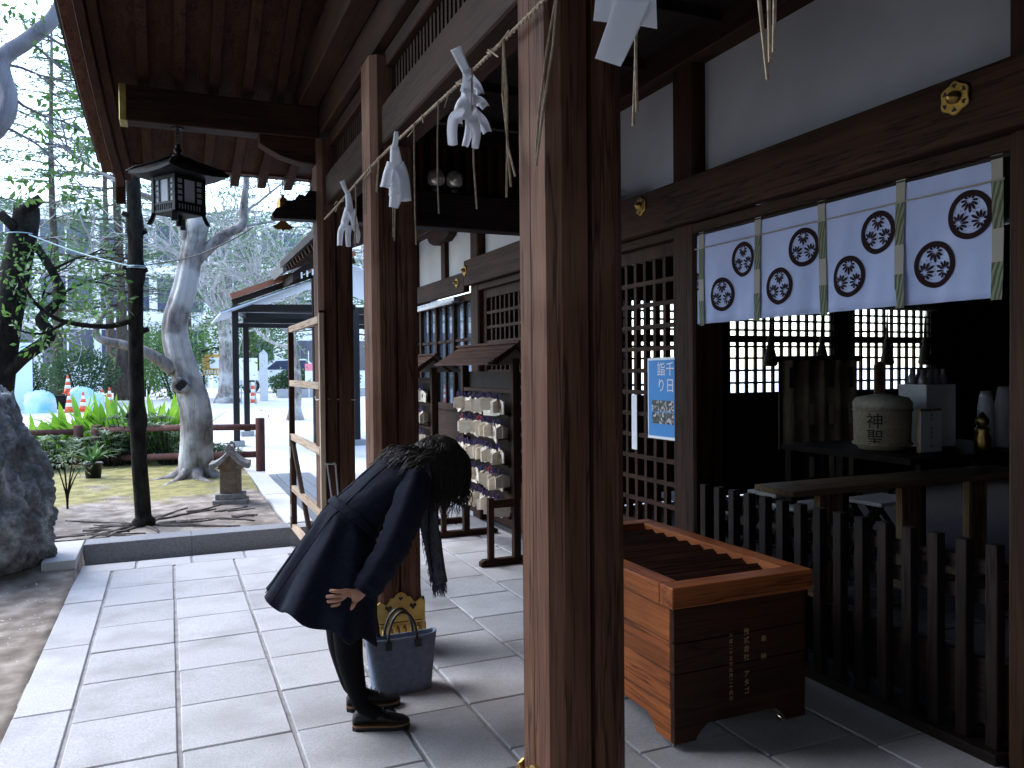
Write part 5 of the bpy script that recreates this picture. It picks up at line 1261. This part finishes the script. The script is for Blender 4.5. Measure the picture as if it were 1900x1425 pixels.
for x in [-.20 + .4*i/20 for i in range(21)]:
    z = .365 + .165*(1-abs(x)/.20)**1.6 + .018*(abs(x)/.2)**3
    rr_.append([Vector((x,-.175,z)), Vector((x,.175,z)), Vector((x,.175,z+.045)), Vector((x,-.175,z+.045))])
hr = kp(MB().loft(rr_), 'roof', HSTONE, .004)
kp(MB().prism([(-.13, .376), (.13, .376), (.10, .43), (0, .54), (-.10, .43)], lambda u, v: (u, -.12, v), lambda u, v: (u, .12, v)), 'gable_block', HBODY, .003, hr)
for k in range(9):
    y = -.16 + k*.04
    kp(MB().tube([(x, y, .412 + .165*(1-abs(x)/.20)**1.6 + .018*(abs(x)/.2)**3) for x in [-.2 + .4*i/20 for i in range(21)]], .014, 6), 'tile_row', HSTONE, 0, hr, True)
kp(MB().box(-.028,.028,-.185,.185,.565,.61), 'ridge', HSTONE, .008, hr)
for s in (-1, 1): kp(MB().prism([(-.045,.56),(.045,.56),(.035,.62),(0,.65),(-.035,.62)], lambda u, v: (u, s*.185, v), lambda u, v: (u, s*.205, v)), 'ridge_end', HSTONE, .004, hr)

# potted plant, sapling, border plants
pt = thing('potted_plant', 'strap-leaved plant in a black plastic pot by the log fence post', 'plant', (-.90, 11.5, .13))
wp(MB().lathe([(.085,.12),(.105,.32),(.118,.325),(.118,.35),(.105,.35),(.10,.33),(.01,.325)], (-.90,11.5,0), 20), 'pot', BLACKM, pt, smooth=True)
def strap(b, p, a, l, w, droop, r3):
    n = 6; P = []
    for i in range(n+1):
        t = i/n; P.append(Vector(p) + Vector((math.cos(a)*l*t*droop, math.sin(a)*l*t*droop, l*t*(1-.55*droop*t*1.2))))
    sd = Vector((-math.sin(a), math.cos(a), 0)); vs_ = []
    for i, q in enumerate(P):
        ww = w*math.sin(math.pi*min(1, (i+.35)/(n+.35)))**.8*.5 + .001
        vs_ += [q - sd*ww + Vector((0,0,ww*.4)), q, q + sd*ww + Vector((0,0,ww*.4))]
    b.add(vs_, [(3*i+k, 3*i+k+1, 3*i+k+4, 3*i+k+3) for i in range(n) for k in range(2)])
r3 = random.Random(51); b = MB()
for k in range(26): strap(b, (-.90,11.5,.33), r3.uniform(0,6.28), r3.uniform(.2,.42), .03, r3.uniform(.3,1.1), r3)
wp(b, 'leaves', LEAFG, pt, smooth=True)
sp_ = thing('sapling', 'thin young sapling with few leaves on the soil beside the boulder', 'plant', (-.97, 9.3, .1)); b = MB(); bl_ = MB()
for k in range(7):
    a = k*.9; e = Vector((-.97+.12*math.cos(a), 9.3+.08*math.sin(a), .50+.03*k)); limb(b, [(-.97,9.3,.08),(-.97+.01*math.cos(a),9.3,.25),tuple(e*.6+Vector((-.97,9.3,.3))*.4),tuple(e)], .012, .003, 5)
    for _ in range(2): cluster(bl_, e + rv(r3)*.05, .07, 9, .055, .02, r3)
wp(b, 'stem', BARKD, sp_); wp(bl_, 'leaves', LEAFP, sp_)
for i, (x, y, h, n, mt, lab) in enumerate(((-1.15,13.9,1.1,70,LEAFB,'bright green clump of broad upright leaves behind the twin log posts'), (-.65,13.7,1.12,70,LEAFB,'bright green clump of broad leaves left of the slim trunk'), (.0,13.6,1.12,60,LEAFB,'bright green broad-leaved clump between the slim and the crooked trunk'), (-1.75,14.0,.8,50,LEAFB,'bright green broad-leaved clump half hidden by the boulder'))):
    t = thing('broad_leaved_plant', lab, 'plant', (x, y, .12)); b = MB()
    for k in range(n): strap(b, (x+r3.uniform(-.3,.3), y+r3.uniform(-.2,.2), .14), r3.uniform(0,6.28), h*r3.uniform(.75,1.15), .11, r3.uniform(.15,.75), r3)
    wp(b, 'leaves', mt, t, smooth=True)
for x, y, h, lab in ((-.45,13.0,.85,'pale leafy shrub beside the slim trunk at the log fence'), (.0,12.75,.8,'pale leafy shrub left of the crooked trunk'), (-.75,12.9,.6,'pale leafy shrub behind the potted plant'), (-1.5,12.7,.5,'low pale shrub beside the boulder at the fence'), (.65,12.9,.28,'low dark green ground shrub right of the crooked trunk')):
    t = thing('leafy_shrub', lab, 'shrub', (x, y, .12)); b = MB(); s = MB()
    for k in range(60):
        a = r3.uniform(0,6.28); q = r3.random()**.5*.38; e = Vector((x+q*math.cos(a), y+q*math.sin(a), .14+h*r3.uniform(.25,1)*(1-.4*q)))
        s.tube([(x+.3*q*math.cos(a), y+.3*q*math.sin(a), .1), e], [.008,.004], 4)
        for j in range(12):
            aa = j*.55; leaf(b, e, Vector((math.cos(aa), math.sin(aa), r3.uniform(-.1,.5))), Vector((0,0,1)), .11, .035, .04)
    wp(s, 'stem', BARKD, t); wp(b, 'leaves', LEAFK if h < .3 else LEAFP, t)

# cord tied between the trees
tw = thing('tie_line', 'thin pale blue cord tied from the cut-off trunk past the slim tree to the eave', 'cord', (-.3, 8.2, 2.4))
BC = plain('pale_blue_cord', (.35,.5,.55), .6)
wp(MB().tube(smoothpath([(-1.20,8.86,2.83),(-.75,8.4,2.62),(-.33,7.92,2.46),(-.26,7.88,2.455)]), .006, 5), 'cord', BC, tw)
wp(MB().tube(smoothpath([(-.18,7.9,2.46),(.2,7.5,2.50),(.5,7.1,2.60),(.66,6.85,2.68)]), .006, 5), 'cord', plain('dark_cord', (.06,.06,.06), .7), tw)
for z in (2.445, 2.46): wp(MB().tube([(-.252+.082*math.cos(a), 8+.082*math.sin(a), z) for a in [2*math.pi*i/18 for i in range(19)]], .005, 5), 'cord_loop', BC, tw)
wp(MB().tube([(-1.28+.122*math.cos(a), 9+.122*math.sin(a), 2.85) for a in [2*math.pi*i/18 for i in range(19)]], .006, 5), 'cord_loop', BC, tw)
# ------------------------------------------------------------------ yard and far background
# black framed shelter
sh2 = thing('shelter', 'black steel framed shelter with rust red roof edge in the bright yard', 'shelter', (2.4, 15.5, .1))
RUST = surf('rust_red_roof_edge', (.22,.075,.04), (.34,.13,.07), 4, .6)
SHEET = plain('pale_translucent_sheet', (.55,.62,.72), .25, spec=.6)
for x, y in ((1.15,15.5),(1.48,17.2),(3.25,14.9),(5.2,15.5),(5.2,17.2)):
    wp(MB().box(x-.055, x+.055, y-.055, y+.055, yard_z(y)-.02, 2.62), 'post', BLACKM, sh2)
    wp(MB().box(x-.13, x+.13, y-.13, y+.13, yard_z(y)-.02, yard_z(y)+.10), 'footing', GRANITE2, sh2)
for (xa, ya), (xb, yb) in (((1.1,15.5),(5.3,15.5)),((1.4,17.2),(5.3,17.2)),((1.15,15.4),(1.48,17.3)),((5.2,15.4),(5.2,17.3)),((1.15,15.5),(3.25,14.9))):
    wp(MB().bar((xa,ya,2.66),(xb,yb,2.66), .10, .14), 'beam', BLACKM, sh2)
for y in (15.5, 17.2): wp(MB().bar((1.3,y,2.44),(5.2,y,2.44), .06, .09), 'tie_rail', BLACKM, sh2)
wp(MB().add([(.85,14.7,2.50),(.85,17.9,2.50),(3.2,17.9,3.42),(3.2,14.7,3.42),(.85,14.7,2.53),(.85,17.9,2.53),(3.2,17.9,3.45),(3.2,14.7,3.45)], [(0,1,2,3),(7,6,5,4),(0,4,5,1),(1,5,6,2),(2,6,7,3),(3,7,4,0)]), 'roof_sheet', SHEET, sh2)
wp(MB().add([(3.2,14.7,3.42),(3.2,17.9,3.42),(5.6,17.9,2.50),(5.6,14.7,2.50),(3.2,14.7,3.45),(3.2,17.9,3.45),(5.6,17.9,2.53),(5.6,14.7,2.53)], [(0,1,2,3),(7,6,5,4),(0,4,5,1),(1,5,6,2),(2,6,7,3),(3,7,4,0)]), 'roof_sheet', SHEET, sh2)
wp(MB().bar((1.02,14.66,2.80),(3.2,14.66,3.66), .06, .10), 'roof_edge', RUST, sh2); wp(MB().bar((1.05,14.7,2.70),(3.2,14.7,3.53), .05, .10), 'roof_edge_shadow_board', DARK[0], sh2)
for k in range(6): wp(MB().bar((.87,14.9+k*.55,2.53),(3.15,14.9+k*.55,3.43), .05, .05), 'purlin', BLACKM, sh2)
# neighbouring small pavilion: copper shingled verge
pv = thing('pavilion', 'small pavilion with patterned copper shingle roof behind the corner pillar', 'building', (3.3, 13.2, 0))
COP = surf('mottled_copper_shingle', (.16,.09,.075), (.36,.26,.24), 14, .45, .4, bmp=.3, bdist=.01, var=.25)
d0 = Vector((2.55-1.70, 0, 3.92-3.28)).normalized(); nrm = Vector((-d0.z, 0, d0.x))
for i in range(9):
    for j in range(4):
        p = Vector((1.74, 13.4, 3.30)) + d0*(i*.135) - nrm*(.018+j*.052) + Vector((.03*j, 0, 0))
        m_ = Matrix.Translation(p) @ Matrix(((d0.x,0,nrm.x,0),(0,1,0,0),(d0.z,0,nrm.z,0),(0,0,0,1)))
        wp(MB().obox(m_, .128, .10+.05*(3-j), .047), 'shingle', COP, pv)
ra = lambda x: 3.26 + (x-1.74)*.753
wp(MB().add([(1.74,13.35,3.10),(3.3,13.35,4.27),(3.3,15.0,4.27),(1.74,15.0,3.10),(1.74,13.35,3.29),(3.3,13.35,4.46),(3.3,15.0,4.46),(1.74,15.0,3.29)], [(0,1,2,3),(7,6,5,4),(0,4,5,1),(1,5,6,2),(2,6,7,3),(3,7,4,0)]), 'roof', COPPER, pv)
wp(MB().add([(1.9,13.42,2.96),(3.3,13.42,4.02),(3.3,14.8,4.02),(1.9,14.8,2.96),(1.9,13.42,3.12),(3.3,13.42,4.17),(3.3,14.8,4.17),(1.9,14.8,3.12)], [(0,1,2,3),(7,6,5,4),(0,4,5,1),(1,5,6,2),(2,6,7,3),(3,7,4,0)]), 'eave_timber', DARK[0], pv)
for k in range(6): wp(MB().box(2.03+k*.09, 2.055+k*.09, 13.40, 13.42, 3.02+k*.03, 3.12+k*.03), 'white_rafter_end', WHITEP, pv)
for x, y in ((2.5,13.6),(4.2,13.6),(2.5,14.7),(4.2,14.7)): wp(MB().box(x-.08, x+.08, y-.08, y+.08, -.03, 3.45), 'post', DARK[2], pv)

# conifers, bare trees and bushes
def conifer(x, y, h, r_, zlo, seed, label, n=2600, mat=None):
    r3 = random.Random(seed); z0 = yard_z(y)
    t = thing('conifer_tree', label, 'tree', (x, y, z0), group=None)
    b = MB(); P = [(x + .05*math.sin(k), y, z0-.05 + h*k/8) for k in range(9)]
    b.tube(P, [r_*(1.25 if k == 0 else 1 - .85*k/8) for k in range(9)], 12, True, 1, .12, seed)
    lv = MB(); z = zlo
    while z < h - .5:
        nb_ = r3.randint(3, 6)
        L0 = 2.6*(1 - (z-zlo)/(h-zlo+1))**.8 + .5
        for k in range(nb_):
            a = r3.uniform(0, 6.28); L = L0*r3.uniform(.6, 1.1); d = Vector((math.cos(a), math.sin(a), r3.uniform(-.15, .12)))
            base = Vector((x, y, z + z0)); b.tube([base, base + d*L*.6, base + d*L + Vector((0,0,-.25))], [.03, .016, .005], 4)
            m_ = int(n/ (((h-zlo)/.55)*4.5))
            pads = [r3.uniform(.35, 1.0) for _ in range(3)]; js = [(r3.gauss(0, .22), r3.gauss(0, .22)) for _ in range(3)]
            for q in range(m_):
                k_ = r3.randrange(3); f = pads[k_]; p = base + d*L*f + Vector((js[k_][0] + r3.gauss(0,.20), js[k_][1] + r3.gauss(0,.20), -.25*f*f + r3.gauss(0,.045)))
                leaf(lv, p, Vector((d.x+r3.gauss(0,.7), d.y+r3.gauss(0,.7), r3.uniform(-.4,.25))), rv(r3), r3.uniform(.13,.24), r3.uniform(.03,.055))
        z += r3.uniform(.4, .7)
    wp(b, 'trunk', BARKC, t, smooth=True); wp(lv, 'crown', mat or LEAFD, t)
for i, (x, y, h, r_, zl, n, lab) in enumerate(((-1.46,30,14,.30,3.2,7000,'tall conifer rising behind the traffic cones right of the dark bush'), (-3.35,30,13,.26,3.0,7000,'tall conifer rising behind the blue tarpaulin bundles'),
        (-5.6,28,13,.26,2.8,7000,'tall conifer rising behind the pale blue hoarding'), (.7,35,15,.30,4.0,7000,'tall conifer in front of the white office block windows'), (5.6,33,13,.3,2.6,7000,'conifer beside the parked car behind the shelter'),
        (-2.4,40,15,.3,3.5,7000,'distant conifer before the left windows of the office block'), (3.6,40,15,.3,3.2,7000,'distant conifer between the notice panel and the shelter'), (8.5,36,13,.3,2.5,7000,'conifer standing beyond the right end of the shelter'))):
    conifer(x, y, h, r_*.68, zl, 100+i, lab, n)
def bare(x, y, h, r_, seed, label, nl=0, dirs=6, spread=.75, th=.55):
    r3 = random.Random(seed); z0 = yard_z(y); t = thing('bare_tree', label, 'tree', (x, y, z0)); b = MB()
    limb(b, [(x,y,z0-.05),(x+.06,y,z0+h*.35),(x-.05,y,z0+h*.7),(x,y,z0+h)], r_, r_*.6, 12, .15, seed); tg = MB(); lv = MB()
    b.tube([(x,y,z0-.05),(x,y,z0+.3)], [r_*1.6, r_*1.02], 12, True, 1, .3)
    for k in range(dirs):
        a = k*6.28/dirs + r3.uniform(-.3,.3); zz = z0 + h*r3.uniform(.6, 1)
        twigs(tg, (x, y, zz), Vector((math.cos(a), math.sin(a), r3.uniform(.1,.9))), h*th, r_*.38, 4, r3, spread)
    for _ in range(nl):
        p = Vector((x+r3.gauss(0,1.3), y+r3.gauss(0,1.3), z0+h*1.15+r3.gauss(0,1.0))); leaf(lv, p, rv(r3), rv(r3), .13, .05)
    wp(b, 'trunk', BARKP, t, smooth=True); tag(wp(tg, 'twigs', TWIG, t), kind='stuff')
    if nl: wp(lv, 'crown', LEAFD, t)
bare(1.75, 27.5, 4.3, .30, 5, 'bare pale-twigged tree with a stout trunk beside the golden notice panel', 2600, 7)
bare(2.9, 20.5, 3.0, .14, 6, 'bare pale-twigged tree rising above the shelter roof', 2200, 8, .8, .6)
bare(-4.2, 19, 3.2, .12, 9, 'bare pale-twigged tree left of the cut-off trunk', 500, 6)
def bush(x, y, rx, ry, h, seed, label, mat, n=3200, l=.13):
    r3 = random.Random(seed); z0 = yard_z(y); t = thing('bush', label, 'bush', (x, y, z0)); lv = MB(); b = MB()
    for k in range(8): a = k*.8; b.tube([(x+.1*math.cos(a), y+.1*math.sin(a), z0-.02), (x+rx*.6*math.cos(a), y+ry*.6*math.sin(a), z0+h*.7)], [.03,.012], 5)
    for _ in range(n):
        d = rv(r3); q = r3.random()**.35; lump = 1 + .25*noise.noise(d*2.2 + Vector((seed, 0, 0)))
        p = Vector((x + d.x*rx*q*lump, y + d.y*ry*q*lump, z0 + h*.52 + d.z*h*.5*q*lump)); leaf(lv, p, d + rv(r3)*.8, rv(r3), l*r3.uniform(.7,1.2), l*.42)
    wp(b, 'stems', BARKD, t); wp(lv, 'foliage', mat, t)
bush(-2.55, 29, 1.05, .8, 1.75, 1, 'rounded dark green bush behind the traffic cones', LEAFK)
bush(-4.4, 31, 1.2, .8, 1.3, 2, 'low dark bush between the hoarding and the rounded bush', LEAFK)
bush(.2, 30, 1.3, .8, 2.6, 3, 'tall loose green bush left of the golden notice panel', LEAFG)
bush(4.35, 30, .95, .7, .95, 4, 'low clipped bush in the stone planter behind the stone pillar', LEAFK)
bush(5.6, 30.2, 1.0, .7, 1.2, 7, 'broad green bush at the right end of the stone planter', LEAFG)
bush(3.2, 37, 2.0, 1.2, 4.2, 8, 'large loose green shrub above the parked car', LEAFG, 3600, .2)
bush(-.8, 33, 1.0, .8, 2.6, 12, 'tall green bush between the two conifer trunks', LEAFG)
pl = thing('planter', 'low stone planter edging with bushes behind the stone pillar', 'planter', (4.9, 29.2, .55))
for k in range(5): wp(MB().box(3.55+k*.68, 3.55+k*.68+.67, 29.1, 29.3, .5, .86), 'edging_stone', GRANITE2, pl, bevel=.01)

# white office block with window bands, low annex
WHITEW = surf('white_facade', (.72,.72,.72), (.80,.80,.80), 1.2, .8, bmp=.02)
OGLASS = plain('dark_office_glass', (.035,.045,.09), .15, spec=.5)
of = thing('office_block', 'white office block with bands of dark windows behind the trees', 'building', (-3, 52, .5))
wp(MB().box(-22, 12, 52, 64, .4, 11.2), 'wall', WHITEW, of)
for r_ in range(3):
    zb = 2.0 + r_*3.1
    wp(MB().box(-22, 12, 51.7, 52, zb+2.25, zb+2.75), 'floor_band', WHITEW, of)
    for k in range(11):
        x = -21.5 + k*3.0
        f = wp(MB().box(x, x+2.55, 51.93, 51.995, zb, zb+2.0), 'window', OGLASS, of)
        wp(MB().box(x+1.23, x+1.32, 51.88, 51.929, zb, zb+2.0), 'window_mullion', WHITEW, of, f)
an = thing('annex', 'long low white annex with a pale flat roof behind the parked car', 'building', (9, 46, .5))
wp(MB().box(2.2, 24, 46, 51, .4, 4.4), 'wall', WHITEW, an); wp(MB().box(1.9, 24.3, 45.6, 51.3, 4.4, 4.7), 'roof_slab', WHITEW, an)
for k in range(6): wp(MB().box(3.2+k*3.2, 5.4+k*3.2, 45.93, 45.995, 1.5, 3.2), 'window', OGLASS, an)
# pale blue site hoarding
hd = thing('site_hoarding', 'pale blue white site hoarding at the left edge of the yard', 'hoarding', (-5.5, 25.6, .45))
HB = plain('pale_blue_sheet', (.55,.68,.78), .5)
for k in range(5): wp(MB().box(-4.35-.9*k-.0, -3.46-.9*k, 25.6, 25.64, .45, 2.35), 'panel', HB, hd)
# traffic cones
ORANGE = plain('orange_cone_plastic', (.75,.10,.03), .5); CW = plain('white_reflective_band', (.8,.8,.8), .4)
def cone(x, y, label, s=1.0, zb=0):
    z0 = yard_z(y) + zb; t = thing('traffic_cone', label, 'cone', (x, y, z0), group=None)
    wp(MB().box(x-.19*s, x+.19*s, y-.19*s, y+.19*s, z0, z0+.035*s), 'base', ORANGE, t, bevel=.01)
    def seg(a, c): return MB().lathe([(.145*s*(1-a)+.025*s*a, z0+.035*s+.68*s*a), (.145*s*(1-c)+.025*s*c, z0+.035*s+.68*s*c)], (x, y, 0), 18, True)
    for a, c, mt, nm in ((0,.25,ORANGE,'cone_body'),(.25,.45,CW,'white_band'),(.45,.62,ORANGE,'cone_body'),(.62,.80,CW,'white_band'),(.80,1,ORANGE,'cone_tip')): wp(seg(a, c), nm, mt, t, smooth=True)
cone(-2.70, 26.6, 'orange and white traffic cone standing up on the timber stack', .78, .42)
cone(-2.52, 25.0, 'traffic cone in front of the middle blue tarpaulin bundle', .78)
cone(-2.18, 25.1, 'traffic cone beside the right blue tarpaulin bundle', .78)
cone(-1.80, 26.5, 'traffic cone at the open end of the row by the conifer trunk', .78)
cone(-1.66, 27.4, 'traffic cone standing just behind the end of the row', .78)
ts = thing('timber_stack', 'low stack of dark timbers between the blue bundles', 'timber', (-2.75, 26.6, .45))
for k in range(6): wp(MB().box(-3.15+.02*k, -2.3, 26.3+(k % 3)*.2, 26.45+(k % 3)*.2, yard_z(26.4)+.2*(k//3), yard_z(26.4)+.19+.2*(k//3)), 'timber', DARK[0], ts)
TARP = surf('bright_blue_tarpaulin', (.16,.48,.66), (.68,.80,.86), 2.0, .5, bmp=.4, bdist=.05)
def bundle(x, y, w_, h, label, seed):
    z0 = yard_z(y); vs_ = []; fs_ = []; a_, b__ = 40, 24
    for i in range(b__+1):
        ph = math.pi/2*i/b__*1.0
        for k in range(a_):
            t = 2*math.pi*k/a_; d = Vector((math.cos(t)*math.cos(ph)**.4 if i < b__ else 0, math.sin(t)*math.cos(ph)**.4 if i < b__ else 0, math.sin(ph)**.6 if i else 0))
            r_ = 1 + .12*noise.noise(Vector((d.x*1.6+seed, d.y*1.6, d.z*1.6))) + .10*noise.noise(Vector((d.x*6+seed, d.y*6, d.z*6)))
            vs_.append((x + d.x*w_*r_, y + d.y*w_*.6*r_, z0 - .01 + d.z*h*r_))
    for i in range(b__):
        for k in range(a_): fs_.append((i*a_+k, i*a_+(k+1) % a_, (i+1)*a_+(k+1) % a_, (i+1)*a_+k))
    tag(MB().add(vs_, fs_).build('tarpaulin_bundle', TARP, smooth=True), label, 'tarpaulin')
bundle(-3.25, 25.3, .40, .58, 'pale blue tarpaulin bundle nearest the hoarding', 1)
bundle(-2.30, 26.0, .36, .62, 'light blue tarpaulin bundle behind the middle cones', 4)
bundle(-2.02, 26.1, .30, .48, 'bright blue low tarpaulin bundle at the right of the row', 7)
# notice panels, pillar, car
GOLDW = surf('golden_plaque_wood', (.45,.22,.05), (.80,.50,.16), 6, .6)
nb_ = thing('notice_board', 'golden wooden notice panel with a white paper by the stout bare tree', 'notice board', (1.45, 30, .55))
wp(MB().box(1.10, 1.95, 30, 30.05, 1.38, 2.12), 'board', GOLDW, nb_); wp(MB().box(1.36, 1.66, 29.985, 29.998, 1.62, 2.0), 'paper', PAPER, nb_)
for k in range(9): wp(MB().box(1.14+k*.09, 1.20+k*.09, 29.975, 29.99, 1.42, 1.56), 'plaque', EMA, nb_)
for x in (1.16, 1.88): wp(MB().box(x-.04, x+.04, 30.06, 30.12, .5, 2.2), 'post', DARK[2], nb_)
wp(MB().prism([(1.0, 2.15), (1.52, 2.32), (2.05, 2.15), (2.05, 2.2), (1.52, 2.38), (1.0, 2.2)], lambda u, v: (u, 29.85, v), lambda u, v: (u, 30.25, v)), 'roof', DARK[0], nb_)
wsn = thing('white_sign', 'white board sign on two legs behind the shelter posts', 'sign', (2.35, 26.5, .46))
wp(MB().box(2.05, 2.62, 26.5, 26.53, 1.22, 1.92), 'board', WHITEP, wsn)
for x in (2.12, 2.55): wp(MB().box(x-.02, x+.02, 26.535, 26.56, .45, 1.9), 'leg', STEEL, wsn)
spl = thing('stone_pillar', 'pale square stone pillar with pointed top standing in the yard', 'pillar', (2.96, 28, .5))
wp(MB().box(2.84, 3.09, 27.88, 28.13, .48, 2.08), 'shaft', GRANITE, spl, bevel=.01); pc = wp(MB().lathe([(.175, 2.08), (.03, 2.22), (.002, 2.225)], (0,0,0), 4), 'pointed_top', GRANITE, spl)
pc.matrix_parent_inverse = Matrix.Identity(4); pc.matrix_local = Matrix.Translation((.005, .005, -.5)) @ Matrix.Rotation(R(45), 4, 'Z')
dl = thing('striped_delineator', 'red and white striped marker post beside the stone pillar', 'marker post', (2.55, 27.2, .47))
for k in range(6): wp(MB().lathe([(.10-.006*k, .48+k*.11), (.10-.006*(k+1), .48+(k+1)*.11)], (2.55, 27.2, 0), 14), 'stripe', ORANGE if k % 2 == 0 else CW, dl, smooth=True)
wp(MB().box(2.40, 2.70, 27.05, 27.35, .44, .48), 'base', BLACKM, dl)
cs = thing('red_topped_sign', 'narrow white sign with red band on a thin post by the planter', 'sign', (4.55, 28.6, .5))
wp(MB().tube([(4.55,28.6,.5),(4.55,28.6,2.2)], .02, 6), 'pole', STEEL, cs); wp(MB().box(4.42, 4.68, 28.56, 28.575, 1.05, 1.75), 'board', WHITEP, cs); wp(MB().box(4.42, 4.68, 28.55, 28.559, 1.5, 1.75), 'red_band', plain('pink_red', (.75,.2,.25), .5), cs)
car = thing('parked_car', 'white car parked behind the bushes near the stone pillar', 'car', (4.6, 36.5, .58))
CP = plain('white_car_paint', (.75,.76,.78), .25)
zc = .58
wp(MB().prism([(2.6,.35),(2.65,.75),(3.1,.85),(3.7,.95),(4.25,1.42),(5.6,1.45),(6.1,1.0),(6.5,.92),(6.55,.40),(6.3,.28),(2.9,.28)], lambda u, v: (u, 35.7, zc+v), lambda u, v: (u, 37.3, zc+v)), 'body', CP, car, bevel=.08)
wp(MB().prism([(3.85,.98),(4.3,1.36),(4.85,1.38),(4.85,.98)], lambda u, v: (u, 35.68, zc+v), lambda u, v: (u, 35.70, zc+v)), 'window', OGLASS, car)
wp(MB().prism([(4.92,.98),(4.92,1.38),(5.55,1.38),(5.95,1.0)], lambda u, v: (u, 35.68, zc+v), lambda u, v: (u, 35.70, zc+v)), 'window', OGLASS, car)
for x in (3.3, 5.8):
    wl = wp(MB().tube([(x, 35.66, zc+.30), (x, 35.88, zc+.30)], .31, 20), 'wheel', BLACKM, car, bevel=.02); wp(MB().tube([(x, 35.64, zc+.30), (x, 35.658, zc+.30)], .18, 16), 'rim', STEEL, car, wl)

# unseen block and evergreens, added to cut light; its pale plaster bounces some back
ao = thing('added_light_block', 'unseen plastered block with dark battens added to block and bounce light at the near side of the porch', 'building', (1.6, -2.2, 0))
wp(MB().box(-4.2, 2.80, -3.4, -.72, -.03, 6.3), 'wall', PLASTER, ao); wp(MB().box(-4.8, 2.86, -3.8, -.40, 6.3, 6.5), 'roof', COPPER, ao)
for k in range(9): wp(MB().box(-4.2+k*.86, -4.14+k*.86, -.72, -.69, -.03, 6.3), 'wall_batten', DARK[2], ao)
bush(-4.4, -2.6, 2.3, 2.1, 12.0, 60, 'dense tall evergreen tree added out of view to block light beside the plastered block', LEAFK, 11000, .34)
bush(-4.3, .6, 2.2, 2.0, 12.5, 61, 'dense tall evergreen tree added out of view to block light at the near end of the garden', LEAFK, 11000, .34)
bush(-5.0, 3.4, 2.0, 1.9, 11.0, 62, 'dense tall evergreen tree added out of view to block light in the middle of the garden border', LEAFK, 11000, .34)
